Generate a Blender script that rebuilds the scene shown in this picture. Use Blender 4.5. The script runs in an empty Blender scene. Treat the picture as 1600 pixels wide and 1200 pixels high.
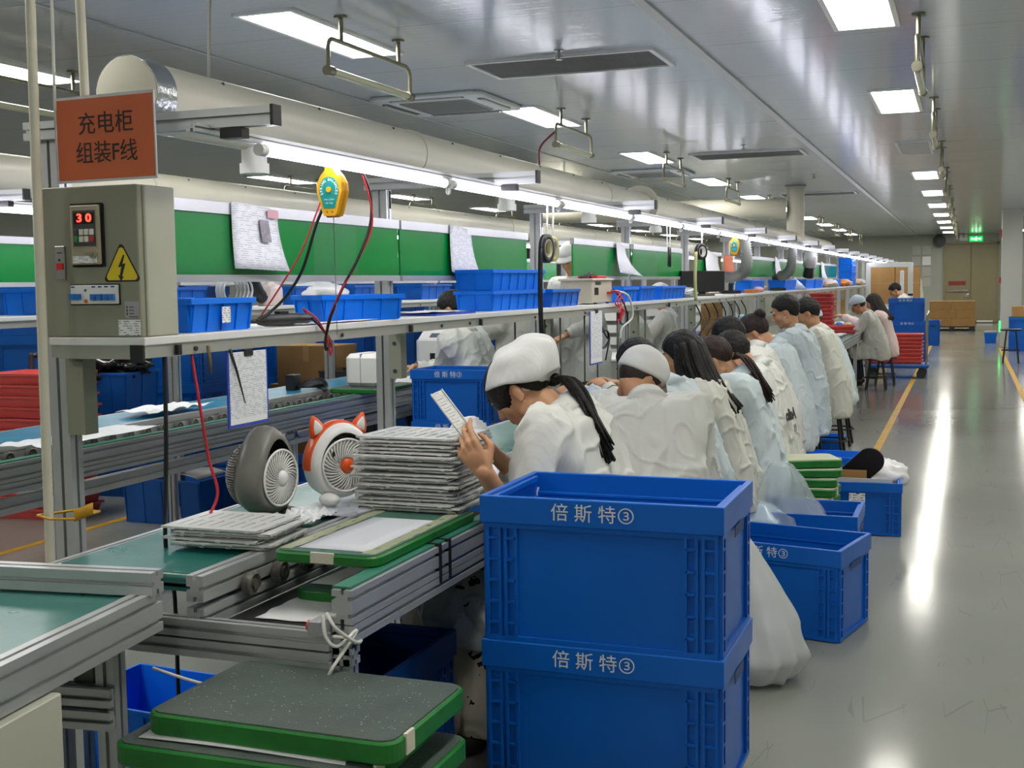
import bpy, math, random
import numpy as np
from mathutils import Vector, Matrix, noise, Euler
sc = bpy.context.scene
COL = sc.collection
# ---------------------------------------------------------------- camera, world, exposure
cam = bpy.data.objects.new('camera', bpy.data.cameras.new('camera')); COL.objects.link(cam)
_r, _u, _b = Vector((.93707, .34888, -.01355)), Vector((-.01596, .08157, .99654)), Vector((.34877, -.93361, .082))
cm = Matrix((_r, _u, _b)).transposed().to_4x4(); cm.translation = (0, 0, 1.4)
cam.matrix_world = cm
cam.data.sensor_width = 36; cam.data.lens = 42.75; cam.data.clip_start = .05; cam.data.clip_end = 120
sc.camera = cam
wd = bpy.data.worlds.new('world'); sc.world = wd; wd.use_nodes = True
wd.node_tree.nodes['Background'].inputs[0].default_value = (.75, .85, 1, 1)
wd.node_tree.nodes['Background'].inputs[1].default_value = .25
sc.view_settings.view_transform = 'Standard'; sc.view_settings.look = 'None'
sc.view_settings.exposure = 0.5; sc.view_settings.gamma = 1; sc.view_settings.use_curve_mapping = False
PANEL_W, TUBE_W = 17.0, 14.0          # emission strength of the ceiling panels and of the bench tubes
sc.cycles.max_bounces = 7; sc.cycles.diffuse_bounces = 4; sc.cycles.glossy_bounces = 3
sc.cycles.transmission_bounces = 4; sc.cycles.transparent_max_bounces = 8
sc.cycles.caustics_reflective = False; sc.cycles.caustics_refractive = False
sc.cycles.sample_clamp_indirect = 4; sc.cycles.use_denoising = True
PI = math.pi
ORD = ['first','second','third','fourth','fifth','sixth','seventh','eighth','ninth','tenth','eleventh','twelfth','thirteenth','fourteenth','fifteenth','sixteenth','seventeenth','eighteenth','nineteenth','twentieth','twenty-first','twenty-second','twenty-third','twenty-fourth','twenty-fifth','twenty-sixth','twenty-seventh']
rnd = random.Random(7)
# ---------------------------------------------------------------- materials
def lin(h):
    out = []
    for i in (0, 2, 4):
        c = int(h[i:i+2], 16)/255
        out.append(c/12.92 if c <= .04045 else ((c+.055)/1.055)**2.4)
    return (*out, 1)
_M = {}
def mat(name, hx='888888', rough=.5, metal=0., var=0., vs=6., bump=0., bs=80., emit=0., alpha=1., trans=0., coat=0., spec=.5, hx2=None, sss=0.):
    if name in _M: return _M[name]
    m = bpy.data.materials.new(name); m.use_nodes = True; _M[name] = m
    nt = m.node_tree; b = nt.nodes['Principled BSDF']; L = nt.links.new
    b.inputs['Base Color'].default_value = lin(hx); b.inputs['Roughness'].default_value = rough
    b.inputs['Metallic'].default_value = metal; b.inputs['Alpha'].default_value = alpha
    b.inputs['Transmission Weight'].default_value = trans; b.inputs['Coat Weight'].default_value = coat
    b.inputs['Specular IOR Level'].default_value = spec
    if sss: b.inputs['Subsurface Weight'].default_value = sss; b.inputs['Subsurface Radius'].default_value = (.012, .005, .003)
    if emit: b.inputs['Emission Color'].default_value = lin(hx); b.inputs['Emission Strength'].default_value = emit
    if var or hx2 or bump:
        tc = nt.nodes.new('ShaderNodeTexCoord')
    if var or hx2:
        n = nt.nodes.new('ShaderNodeTexNoise'); n.inputs['Scale'].default_value = vs; n.inputs['Detail'].default_value = 4
        L(tc.outputs['Object'], n.inputs['Vector'])
        mx = nt.nodes.new('ShaderNodeMix'); mx.data_type = 'RGBA'
        c = lin(hx); mx.inputs[6].default_value = c
        mx.inputs[7].default_value = lin(hx2) if hx2 else (c[0]*(1-var), c[1]*(1-var), c[2]*(1-var), 1)
        rp = nt.nodes.new('ShaderNodeMapRange'); rp.inputs[1].default_value = .35; rp.inputs[2].default_value = .65
        L(n.outputs['Fac'], rp.inputs[0]); L(rp.outputs[0], mx.inputs[0]); L(mx.outputs[2], b.inputs['Base Color'])
        if rough < .9 and not metal:
            rr = nt.nodes.new('ShaderNodeMapRange'); rr.inputs[3].default_value = rough*.85; rr.inputs[4].default_value = min(1, rough*1.2)
            L(n.outputs['Fac'], rr.inputs[0]); L(rr.outputs[0], b.inputs['Roughness'])
    if bump:
        n2 = nt.nodes.new('ShaderNodeTexNoise'); n2.inputs['Scale'].default_value = bs; n2.inputs['Detail'].default_value = 3
        L(tc.outputs['Object'], n2.inputs['Vector'])
        bp = nt.nodes.new('ShaderNodeBump'); bp.inputs['Strength'].default_value = bump; bp.inputs['Distance'].default_value = .01
        L(n2.outputs['Fac'], bp.inputs['Height']); L(bp.outputs[0], b.inputs['Normal'])
    return m
def nodes(m): return m.node_tree, m.node_tree.nodes['Principled BSDF'], m.node_tree.links.new
ALU = mat('brushed_aluminium', 'c6c8ca', .36, .5, var=.12, vs=3)
ALUD = mat('aluminium_shadow_gap', '5a5c5e', .5, .6)
BLUE = mat('blue_crate_plastic', '0562c6', .36, var=.10, vs=3, spec=.38)
BLUED = mat('deep_blue_crate_plastic', '0b58ae', .40, var=.14, vs=3)
BLUEB = mat('bright_blue_bin_plastic', '0a78f0', .38, var=.08, vs=4, spec=.3)
WHITEP = mat('white_print', 'd8dde0', .6)
BLACK = mat('black_plastic', '17181a', .42)
BLACKR = mat('black_rubber', '111111', .7)
GREYBOX = mat('grey_green_enamel', '8e8f7c', .45, var=.05, vs=4)
CREAM = mat('cream_enamel', 'cdc9b4', .42, var=.05)
WHITE = mat('white_plastic', 'e9e9e6', .35, var=.03)
BOARD = mat('white_laminate', 'e4e4e2', .35, var=.04)
GREEN = mat('green_backing_board', '08853a', .2, var=.08, vs=2.5, spec=.28)
GREENE = mat('green_tray_paint', '1f7a2c', .42, var=.25, vs=14)
BELT = mat('green_conveyor_belt', '1f6f66', .28, var=.14, vs=7, bump=.04, bs=30)
BELTB = mat('teal_conveyor_belt', '1f7fa0', .3, var=.12, vs=5)
PVC = mat('cream_pvc', 'd4cfbc', .4, var=.05, vs=2)
CARD = mat('cardboard', 'a9814f', .8, var=.12, vs=5)
RED = mat('red_tray_plastic', 'dc5a58', .42, var=.1)
CHROME = mat('dull_chrome', 'b8b8b4', .22, 1)
DARK = mat('dark_grey_plastic', '3a3d41', .5)
GREYP = mat('grey_plastic', '9a9c9e', .5)
PAPERW = mat('plain_paper', 'eeeef0', .7)
CLEAR = mat('clear_film', 'e8f0f4', .12, alpha=.04)
YELLOW = mat('yellow_enamel', 'e0a51c', .35)
YLINE = mat('yellow_floor_paint', 'd7a51e', .5, var=.2, vs=8)
WIRER = mat('red_wire', 'c22834', .45)
WIREW = mat('white_wire', 'd8d8d2', .45)
TUBEM = mat('lit_tube', 'f4f2ff', .5, emit=TUBE_W)
LAMPM = mat('lit_diffuser', 'fffcf2', .5, emit=PANEL_W)
UNLIT = mat('unlit_diffuser', 'b8bab4', .4)
def wave_print(name, base, ink, scale, thr=.35, gate=9.):
    """printed rows: bands along the generated height, broken up by noise"""
    m = mat(name, base, .7); nt, b, L = nodes(m)
    tc = nt.nodes.new('ShaderNodeTexCoord'); sp = nt.nodes.new('ShaderNodeSeparateXYZ'); L(tc.outputs['UV'], sp.inputs[0])
    mu = nt.nodes.new('ShaderNodeMath'); mu.operation = 'MULTIPLY'; mu.inputs[1].default_value = scale; L(sp.outputs[1], mu.inputs[0])
    fr = nt.nodes.new('ShaderNodeMath'); fr.operation = 'FRACT'; L(mu.outputs[0], fr.inputs[0])
    lt = nt.nodes.new('ShaderNodeMath'); lt.operation = 'LESS_THAN'; lt.inputs[1].default_value = thr; L(fr.outputs[0], lt.inputs[0])
    mp = nt.nodes.new('ShaderNodeMapping'); mp.inputs['Scale'].default_value = (gate, scale*.5, 1); L(tc.outputs['UV'], mp.inputs[0])
    n = nt.nodes.new('ShaderNodeTexNoise'); n.inputs['Scale'].default_value = 1.; L(mp.outputs[0], n.inputs['Vector'])
    gt = nt.nodes.new('ShaderNodeMath'); gt.operation = 'GREATER_THAN'; gt.inputs[1].default_value = .5; L(n.outputs['Fac'], gt.inputs[0])
    ml = nt.nodes.new('ShaderNodeMath'); ml.operation = 'MULTIPLY'; L(lt.outputs[0], ml.inputs[0]); L(gt.outputs[0], ml.inputs[1])
    mx = nt.nodes.new('ShaderNodeMix'); mx.data_type = 'RGBA'; mx.inputs[6].default_value = lin(base); mx.inputs[7].default_value = lin(ink)
    L(ml.outputs[0], mx.inputs[0]); L(mx.outputs[2], b.inputs['Base Color'])
    return m
PRINT = wave_print('printed_sheet', 'ecedf2', 'bcc0ca', 30, .3, 8)
FORM = wave_print('ruled_form', 'e6e7ec', 'a9acb4', 34, .3, 9)
LABEL = wave_print('printed_label', 'f0f0f0', '8c9096', 7, .4, 4)
# ---------------------------------------------------------------- mesh builder
class MB:
    def __init__(s): s.v = []; s.f = []; s.mi = []; s.sm = []
    def add(s, vs, fs, m=0, sm=False, T=None):
        o = len(s.v)
        if T is not None: vs = [T @ Vector(p) for p in vs]
        s.v += [tuple(p) for p in vs]; s.f += [tuple(i+o for i in f) for f in fs]
        s.mi += [m]*len(fs); s.sm += [sm]*len(fs); return s
    def bx(s, x0, x1, y0, y1, z0, z1, m=0, T=None):
        vs = [(x, y, z) for z in (z0, z1) for y in (y0, y1) for x in (x0, x1)]
        return s.add(vs, [(0,2,3,1),(4,5,7,6),(0,1,5,4),(2,6,7,3),(0,4,6,2),(1,3,7,5)], m, False, T)
    def box(s, c, d, m=0, T=None):
        return s.bx(c[0]-d[0]/2, c[0]+d[0]/2, c[1]-d[1]/2, c[1]+d[1]/2, c[2]-d[2]/2, c[2]+d[2]/2, m, T)
    def rbox(s, x0, x1, y0, y1, z0, z1, r, m=0, n=3, T=None, e=None):
        """box with corners rounded in plan and an eased top and bottom edge"""
        e = min(r*.4, (z1-z0)*.3) if e is None else e
        def ring(z, ins):
            out = []
            for cx, cy, a0 in ((x1-r, y1-r, 0), (x0+r, y1-r, 90), (x0+r, y0+r, 180), (x1-r, y0+r, 270)):
                for k in range(n+1):
                    a = math.radians(a0+90*k/n); out.append((cx+(r-ins)*math.cos(a), cy+(r-ins)*math.sin(a), z))
            return out
        rings = [ring(z0, e), ring(z0+e, 0), ring(z1-e, 0), ring(z1, e)]
        N = len(rings[0]); vs = sum(rings, []); fs = [tuple(range(N-1, -1, -1)), tuple(range(3*N, 4*N))]
        for k in range(3): fs += [(k*N+i, k*N+(i+1)%N, (k+1)*N+(i+1)%N, (k+1)*N+i) for i in range(N)]
        return s.add(vs, fs, m, False, T)
    def cyl(s, p0, p1, r, n=14, m=0, r1=None, sm=True, caps=True):
        p0, p1 = Vector(p0), Vector(p1); r1 = r if r1 is None else r1
        d = (p1-p0).normalized(); a = d.orthogonal().normalized(); b = d.cross(a)
        c = [(math.cos(2*PI*i/n), math.sin(2*PI*i/n)) for i in range(n)]
        vs = [p0+(a*x+b*y)*r for x, y in c]+[p1+(a*x+b*y)*r1 for x, y in c]
        s.add(vs, [(i, (i+1) % n, n+(i+1) % n, n+i) for i in range(n)], m, sm)
        if caps: s.add(vs, [tuple(range(n-1, -1, -1)), tuple(range(n, 2*n))], m)
        return s
    def tube(s, pts, r, n=8, m=0, closed=False, flat=None):
        pts = [Vector(p) for p in pts]; N = len(pts); vs = []
        rs = r if isinstance(r, (list, tuple)) else [r]*N
        ref = None
        for i, p in enumerate(pts):
            t = (pts[(i+1) % N]-pts[i-1]) if closed else (pts[min(i+1, N-1)]-pts[max(i-1, 0)])
            t = t.normalized() if t.length > 1e-9 else Vector((0, 0, 1))
            if ref is None: ref = t.orthogonal().normalized()
            ref = (ref-t*ref.dot(t)); ref = ref.normalized() if ref.length > 1e-6 else t.orthogonal().normalized()
            b = t.cross(ref)
            vs += [p+(ref*math.cos(2*PI*k/n)+b*math.sin(2*PI*k/n)*(flat or 1))*rs[i] for k in range(n)]
        fs = [(i*n+k, i*n+(k+1) % n, ((i+1) % N)*n+(k+1) % n, ((i+1) % N)*n+k) for i in range(N if closed else N-1) for k in range(n)]
        if not closed: fs += [tuple(range(n-1, -1, -1)), tuple(range((N-1)*n, N*n))]
        return s.add(vs, fs, m, True)
    def prism(s, poly, p0, p1, up=(0, 0, 1), m=0, sm=False):
        """extrude a 2-D outline (side, up) from p0 to p1"""
        p0, p1 = Vector(p0), Vector(p1); d = (p1-p0).normalized(); up = Vector(up)
        u = (up-d*up.dot(d)).normalized(); sd = u.cross(d); n = len(poly)
        vs = [p0+sd*x+u*y for x, y in poly]+[p1+sd*x+u*y for x, y in poly]
        s.add(vs, [(i, (i+1) % n, n+(i+1) % n, n+i) for i in range(n)], m, sm)
        return s.add(vs, [tuple(range(n-1, -1, -1)), tuple(range(n, 2*n))], m)
    def ext(s, p0, p1, w=.04, h=.04, up=(0, 0, 1), m=0):
        """slotted aluminium extrusion"""
        poly = []
        for (ax, ay, bx_, by, L) in ((-w/2, -h/2, w/2, -h/2, w), (w/2, -h/2, w/2, h/2, h), (w/2, h/2, -w/2, h/2, w), (-w/2, h/2, -w/2, -h/2, h)):
            k = max(1, round(L/.042)); dx, dy = (bx_-ax)/L, (by-ay)/L; nx, ny = -dy, dx
            poly.append((ax, ay))
            for i in range(k):
                c = L*(i+.5)/k; o = min(.0045, L*.12); dp = min(.011, L*.28)
                for t, q in ((c-o, 0), (c-o, dp), (c+o, dp), (c+o, 0)): poly.append((ax+dx*t+nx*q, ay+dy*t+ny*q))
        return s.prism(poly, p0, p1, up, m)
    def lathe(s, prof, n=24, m=0, T=None, sm=True, ax='z'):
        N = len(prof); vs = []
        for r, z in prof:
            for i in range(n):
                a = 2*PI*i/n; p = (r*math.cos(a), r*math.sin(a), z)
                vs.append(p if ax == 'z' else ((z, p[0], p[1]) if ax == 'x' else (p[0], z, p[1])))
        fs = [(k*n+i, k*n+(i+1) % n, (k+1)*n+(i+1) % n, (k+1)*n+i) for k in range(N-1) for i in range(n)]
        fs += [tuple(range(n-1, -1, -1)), tuple(range((N-1)*n, N*n))]
        return s.add(vs, fs, m, sm, T)
    def ell(s, c, r, n=16, T=None, m=0, R=None):
        r = (r, r, r) if not isinstance(r, (tuple, list)) else r
        k = max(6, n//2); vs = [(0, 0, 1)]
        for j in range(1, k):
            t = PI*j/k; vs += [(math.sin(t)*math.cos(2*PI*i/n), math.sin(t)*math.sin(2*PI*i/n), math.cos(t)) for i in range(n)]
        vs.append((0, 0, -1)); e = len(vs)-1
        fs = [(0, 1+i, 1+(i+1) % n) for i in range(n)]
        for j in range(k-2): fs += [(1+j*n+i, 1+(j+1)*n+i, 1+(j+1)*n+(i+1) % n, 1+j*n+(i+1) % n) for i in range(n)]
        fs += [(e, 1+(k-2)*n+(i+1) % n, 1+(k-2)*n+i) for i in range(n)]
        q = []
        for p in vs:
            w = Vector((p[0]*r[0], p[1]*r[1], p[2]*r[2]))
            if R is not None: w = R @ w
            q.append(Vector(c)+w)
        return s.add(q, fs, m, True, T)
    def cap(s, p0, r0, p1, r1, n=12):
        s.ell(p0, r0, n); s.ell(p1, r1, n); return s.cyl(p0, p1, r0, n, 0, r1)
    def chain(s, pts, rs, n=12):
        for i in range(len(pts)-1): s.cap(pts[i], rs[i], pts[i+1], rs[i+1], n)
        return s
    def grid(s, fn, nu, nv, m=0, th=0.):
        """sheet fn(u,v); th gives it a thickness"""
        P = [[Vector(fn(i/nu, j/nv)) for j in range(nv+1)] for i in range(nu+1)]
        vs = [P[i][j] for i in range(nu+1) for j in range(nv+1)]; W = nv+1
        fs = [(i*W+j, (i+1)*W+j, (i+1)*W+j+1, i*W+j+1) for i in range(nu) for j in range(nv)]
        if th:
            N = len(vs); off = []
            for i in range(nu+1):
                for j in range(nv+1):
                    a = P[min(i+1, nu)][j]-P[max(i-1, 0)][j]; b = P[i][min(j+1, nv)]-P[i][max(j-1, 0)]
                    c = a.cross(b); off.append(P[i][j]-(c.normalized()*th if c.length > 1e-12 else Vector((0, 0, th))))
            vs2 = vs+off; f2 = fs+[tuple(N+k for k in reversed(f)) for f in fs]
            rim = [i*W for i in range(nu+1)]+[nu*W+j for j in range(1, W)]+[i*W+nv for i in range(nu-1, -1, -1)]+[j for j in range(nv-1, 0, -1)]
            f2 += [(rim[(k+1) % len(rim)], rim[k], rim[k]+N, rim[(k+1) % len(rim)]+N) for k in range(len(rim))]
            return s.add(vs2, f2, m, True)
        return s.add(vs, fs, m, True)
    def openbox(s, x0, x1, y0, y1, z0, z1, t, tp=0., floor=True, m=0, ft=None):
        """box open at the top, walls of thickness t, narrower by tp at the base"""
        def ring(a, z): return [(x0+a, y0+a, z), (x1-a, y0+a, z), (x1-a, y1-a, z), (x0+a, y1-a, z)]
        ft = t if ft is None else ft
        vs = ring(tp, z0)+ring(0, z1)+ring(t, z1)+ring(tp+t, z0+(ft if floor else 0))
        fs = []
        for k in range(3): fs += [(k*4+i, k*4+(i+1) % 4, k*4+4+(i+1) % 4, k*4+4+i) for i in range(4)]
        if floor: fs += [(3, 2, 1, 0), (12, 13, 14, 15)]
        else: fs += [(12+i, 12+(i+1) % 4, (i+1) % 4, i) for i in range(4)]
        return s.add(vs, fs, m)
    def mesh(s, name, mats):
        me = bpy.data.meshes.new(name); me.from_pydata(s.v, [], s.f)
        for m in (mats if isinstance(mats, (list, tuple)) else [mats]): me.materials.append(m)
        me.polygons.foreach_set('material_index', s.mi); me.polygons.foreach_set('use_smooth', s.sm)
        me.update(); return me
    def build(s, name, mats, parent=None, loc=None, rz=None, bevel=0., bseg=2, uv=None, fix=False):
        me = s.mesh(name, mats)
        o = bpy.data.objects.new(name, me); COL.objects.link(o)
        if parent is not None: o.parent = parent
        if loc is not None: o.location = loc
        if rz is not None: o.rotation_euler.z = rz
        if uv: plan_uv(me, uv)
        if bevel:
            b = o.modifiers.new('bevel', 'BEVEL'); b.width = bevel; b.segments = bseg; b.limit_method = 'ANGLE'; b.angle_limit = .6
        return o
def plan_uv(me, axes):
    """0..1 uv from two bounding-box axes, e.g. 'xz'"""
    ul = me.uv_layers.new(name='uv'); ix = ['xyz'.index(a) for a in axes]
    co = np.empty(len(me.vertices)*3); me.vertices.foreach_get('co', co); co = co.reshape(-1, 3)
    lo, hi = co.min(0), co.max(0); d = np.where(hi-lo < 1e-6, 1, hi-lo)
    vi = np.empty(len(me.loops), int); me.loops.foreach_get('vertex_index', vi)
    ul.data.foreach_set('uv', ((co-lo)/d)[vi][:, ix].ravel())
def empty(name, loc=(0, 0, 0), rz=0., label=None, cat=None, group=None):
    o = bpy.data.objects.new(name, None); COL.objects.link(o); o.location = loc; o.rotation_euler.z = rz; o.empty_display_size = .1
    if label: tag(o, label, cat, group)
    return o
def tag(o, label, cat, group=None):
    o['label'] = label; o['category'] = cat
    if group: o['group'] = group
    return o
def struct(o): o['kind'] = 'structure'; return o
def dup(root, loc=None, rz=None, label=None, group=None, rot=None):
    """copy a thing with its parts and sub-parts"""
    r = root.copy(); COL.objects.link(r)
    if loc is not None: r.location = loc
    if rz is not None: r.rotation_euler.z = rz
    if rot is not None: r.rotation_euler = rot
    if label: r['label'] = label
    if group: r['group'] = group
    def kids(a, b):
        for ch in list(a.children):
            c = ch.copy(); COL.objects.link(c); c.parent = b; kids(ch, c)
    kids(root, r)
    return r
def lettering(text, size, m, parent, loc, rot=(PI/2, 0, 0), ext=.0006, name='lettering', bold=0., sx=1., spacing=1., align='CENTER'):
    c = bpy.data.curves.new('t', 'FONT'); c.body = text; c.size = size; c.extrude = ext; c.offset = bold
    c.align_x = align; c.align_y = 'CENTER'; c.space_character = spacing; c.resolution_u = 3
    t = bpy.data.objects.new('t', c); COL.objects.link(t)
    me = bpy.data.meshes.new_from_object(t.evaluated_get(bpy.context.evaluated_depsgraph_get())); me.name = name
    bpy.data.objects.remove(t); bpy.data.curves.remove(c)
    if len(me.materials): me.materials.clear()
    me.materials.append(m)
    o = bpy.data.objects.new(name, me); COL.objects.link(o); o.parent = parent; o.location = loc; o.rotation_euler = rot; o.scale = (sx, 1, 1)
    return o
def bez(p0, p1, p2, p3, n=12):
    p0, p1, p2, p3 = map(Vector, (p0, p1, p2, p3)); out = []
    for i in range(n+1):
        t = i/n; out.append(p0*(1-t)**3+p1*3*t*(1-t)**2+p2*3*t*t*(1-t)+p3*t**3)
    return out
def smooth_path(pts, n=6):
    pts = [Vector(p) for p in pts]; out = []
    for i in range(len(pts)-1):
        a = pts[max(i-1, 0)]; b = pts[i]; c = pts[i+1]; d = pts[min(i+2, len(pts)-1)]
        for k in range(n):
            t = k/n; out.append(.5*((2*b)+(c-a)*t+(2*a-5*b+4*c-d)*t*t+(3*b-a-3*c+d)*t**3))
    return out+[pts[-1]]
# ================================================================ SETTING
H = 2.75
def floor_mat():
    m = mat('grey_epoxy_floor', '9c9d96', .12, spec=.11); nt, b, L = nodes(m)
    tc = nt.nodes.new('ShaderNodeTexCoord')
    n = nt.nodes.new('ShaderNodeTexNoise'); n.inputs['Scale'].default_value = .7; n.inputs['Detail'].default_value = 5; L(tc.outputs['Object'], n.inputs[0])
    mx = nt.nodes.new('ShaderNodeMix'); mx.data_type = 'RGBA'; mx.inputs[6].default_value = lin('83857f'); mx.inputs[7].default_value = lin('999a93'); L(n.outputs['Fac'], mx.inputs[0])
    # worn scuffs and thin scratches
    mp = nt.nodes.new('ShaderNodeMapping'); mp.inputs['Scale'].default_value = (9, 1.3, 1); mp.inputs['Rotation'].default_value = (0, 0, .5); L(tc.outputs['Object'], mp.inputs[0])
    v = nt.nodes.new('ShaderNodeTexVoronoi'); v.feature = 'DISTANCE_TO_EDGE'; v.inputs['Scale'].default_value = 1.1; L(mp.outputs[0], v.inputs['Vector'])
    lt = nt.nodes.new('ShaderNodeMath'); lt.operation = 'LESS_THAN'; lt.inputs[1].default_value = .012; L(v.outputs['Distance'], lt.inputs[0])
    n3 = nt.nodes.new('ShaderNodeTexNoise'); n3.inputs['Scale'].default_value = 2.3; L(tc.outputs['Object'], n3.inputs[0])
    g = nt.nodes.new('ShaderNodeMath'); g.operation = 'GREATER_THAN'; g.inputs[1].default_value = .57; L(n3.outputs['Fac'], g.inputs[0])
    ml = nt.nodes.new('ShaderNodeMath'); ml.operation = 'MULTIPLY'; L(lt.outputs[0], ml.inputs[0]); L(g.outputs[0], ml.inputs[1])
    m3 = nt.nodes.new('ShaderNodeMath'); m3.operation = 'MULTIPLY'; m3.inputs[1].default_value = .35; L(ml.outputs[0], m3.inputs[0])
    m2 = nt.nodes.new('ShaderNodeMix'); m2.data_type = 'RGBA'; m2.inputs[7].default_value = lin('6f706a'); L(mx.outputs[2], m2.inputs[6]); L(m3.outputs[0], m2.inputs[0])
    L(m2.outputs[2], b.inputs['Base Color'])
    mr = nt.nodes.new('ShaderNodeMapRange'); mr.inputs[3].default_value = .08; mr.inputs[4].default_value = .19; L(n.outputs['Fac'], mr.inputs[0]); L(mr.outputs[0], b.inputs['Roughness'])
    nb = nt.nodes.new('ShaderNodeTexNoise'); nb.inputs['Scale'].default_value = 5; nb.inputs['Detail'].default_value = 2; L(tc.outputs['Object'], nb.inputs[0])
    bp = nt.nodes.new('ShaderNodeBump'); bp.inputs['Strength'].default_value = .03; bp.inputs['Distance'].default_value = .02; L(nb.outputs['Fac'], bp.inputs['Height']); L(bp.outputs[0], b.inputs['Normal'])
    return m
def ceil_mat():
    m = mat('glossy_ceiling_panel', 'a8aaa8', .14, spec=.42); nt, b, L = nodes(m)
    tc = nt.nodes.new('ShaderNodeTexCoord'); sp = nt.nodes.new('ShaderNodeSeparateXYZ'); L(tc.outputs['Object'], sp.inputs[0])
    mu = nt.nodes.new('ShaderNodeMath'); mu.operation = 'DIVIDE'; mu.inputs[1].default_value = 1.18; L(sp.outputs[1], mu.inputs[0])
    fr = nt.nodes.new('ShaderNodeMath'); fr.operation = 'FRACT'; L(mu.outputs[0], fr.inputs[0])
    lt = nt.nodes.new('ShaderNodeMath'); lt.operation = 'LESS_THAN'; lt.inputs[1].default_value = .006; L(fr.outputs[0], lt.inputs[0])
    mx = nt.nodes.new('ShaderNodeMix'); mx.data_type = 'RGBA'; mx.inputs[6].default_value = lin('bcc3ca'); mx.inputs[7].default_value = lin('8a8e90'); L(lt.outputs[0], mx.inputs[0]); L(mx.outputs[2], b.inputs['Base Color'])
    mp = nt.nodes.new('ShaderNodeMapping'); mp.inputs['Scale'].default_value = (1.2, 26, 1); L(tc.outputs['Object'], mp.inputs[0])
    n = nt.nodes.new('ShaderNodeTexNoise'); n.inputs['Scale'].default_value = 1.; n.inputs['Detail'].default_value = 2; L(mp.outputs[0], n.inputs[0])
    bp = nt.nodes.new('ShaderNodeBump'); bp.inputs['Strength'].default_value = .05; bp.inputs['Distance'].default_value = .02; L(n.outputs['Fac'], bp.inputs['Height']); L(bp.outputs[0], b.inputs['Normal'])
    return m
WALLM = mat('grey_wall_panel', 'a3a69c', .4, var=.04, vs=.6)
def slab(name, x0, x1, y0, y1, z0, z1, m): return struct(MB().bx(x0, x1, y0, y1, z0, z1).build(name, m))
X0, X1, Y0, Y1 = -14.5, 2.6, -9.5, 40.3
slab('floor', X0, X1, Y0, Y1, -.06, 0, floor_mat())
slab('ceiling', X0, X1, Y0, Y1, H, H+.06, ceil_mat())
slab('wall_far', X0, X1, Y1, Y1+.1, 0, H, WALLM)
slab('wall_near', X0, X1, Y0-.1, Y0, 0, H, WALLM)
slab('wall_left', X0-.1, X0, Y0, Y1, 0, H, WALLM)
slab('wall_right', X1, X1+.1, Y0, Y1, 0, H, WALLM)
slab('wall_column', .66, 1.04, 26.4, 26.85, 0, H, mat('white_column', 'c4c6c0', .35))
slab('trim_1', -1.52, -1.46, Y0, Y1, H-.014, H, mat('ceiling_joint', 'b4b6b2', .35))
slab('trim_2', -4.15, -4.12, Y0, Y1, H-.006, H, mat('ceiling_joint'))
slab('trim_3', -.70, -.64, 9.0, 33, 0, .0015, YLINE)
slab('trim_4', -4.84, -4.78, 2.6, 30, 0, .0015, YLINE)
slab('trim_5', .62, .68, 14, 26, 0, .0015, YLINE)
slab('baseboard_far', X0, X1, Y1-.012, Y1, 0, .1, mat('grey_baseboard', '8a8c84', .5))
DOORM = mat('olive_door_paint', '8b8264', .45, var=.05)
d = struct(empty('door_1', (.1, Y1, 0)))
for x0, x1 in ((-.72, .02), (.03, .77)): MB().bx(x0, x1, -.05, -.005, .03, 2.43).build('door_leaf', DOORM, d, bevel=.004)
MB().bx(-.78, -.72, -.07, 0, 0, 2.5).bx(.77, .83, -.07, 0, 0, 2.5).bx(-.78, .83, -.07, 0, 2.44, 2.5).build('door_frame', DOORM, d)
MB().bx(-.62, -.12, -.06, -.05, 1.17, 1.30).build('door_notice', mat('door_notice_red', '8a2f34', .5), d)
MB().bx(-.66, -.06, -.10, -.05, .98, 1.03).build('push_bar', CHROME, d)
hd = MB().bx(-.16, -.03, -.075, -.05, .80, .86); hd.cyl((-.1, -.1, .88), (-.02, -.1, .9), .012).build('door_handle', CHROME, d)
MB().bx(.22, .68, -.055, -.05, .03, .085).build('kick_strip', WHITE, d)
# ---------------------------------------------------------------- ceiling fixtures
def panel_light(x, y, label, group, lit=True):
    t = empty('ceiling_light', (x, y, H), 0, label, 'ceiling light', group)
    w, l = .15, .61
    MB().openbox(-w-.02, w+.02, -l-.02, l+.02, -.016, 0, .026, floor=False).build('light_frame', WHITE, t)
    MB().bx(-w, w, -l, l, -.011, -.004).build('diffuser', LAMPM if lit else UNLIT, t)
    return t
FR = mat('dull_brass_steel', '8d8a78', .3, .9)
GLASS = mat('clear_lamp_glass', 'd9d8b8', .1, spec=.8)
def tube_hanger(x, y, label, group):
    """unlit tube in a steel loop hung on two ceiling studs"""
    t = empty('tube_lamp', (x, y, H), 0, label, 'tube lamp', group)
    for s in (-1, 1):
        b = MB(); b.cyl((0, s*.33, -.012), (0, s*.33, 0), .035, 14); b.cyl((0, s*.33, -.13), (0, s*.33, -.01), .012, 10); b.build('stud', FR, t)
    z0, z1, yy, r = -.13, -.29, .47, .05
    pts = [(0, -yy, z1), (0, -yy-.0, z1+.03)]+[(0, -yy+r-r*math.cos(a), z0-r+r*math.sin(a)) for a in (0, .4, .8, 1.2, PI/2)]
    pts += [(0, -p[1], p[2]) for p in reversed(pts)]
    MB().tube(pts, .012, 8).build('loop', FR, t)
    MB().cyl((0, -.44, z1), (0, .44, z1), .02, 12).build('tube', GLASS, t)
    for s in (-1, 1): MB().cyl((0, s*.43, z1), (0, s*.485, z1), .026, 12).build('tube_socket', FR, t)
    return t
PL = [(-.52, 9.82-3.55+3.55*k, k) for k in range(9)]
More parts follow.
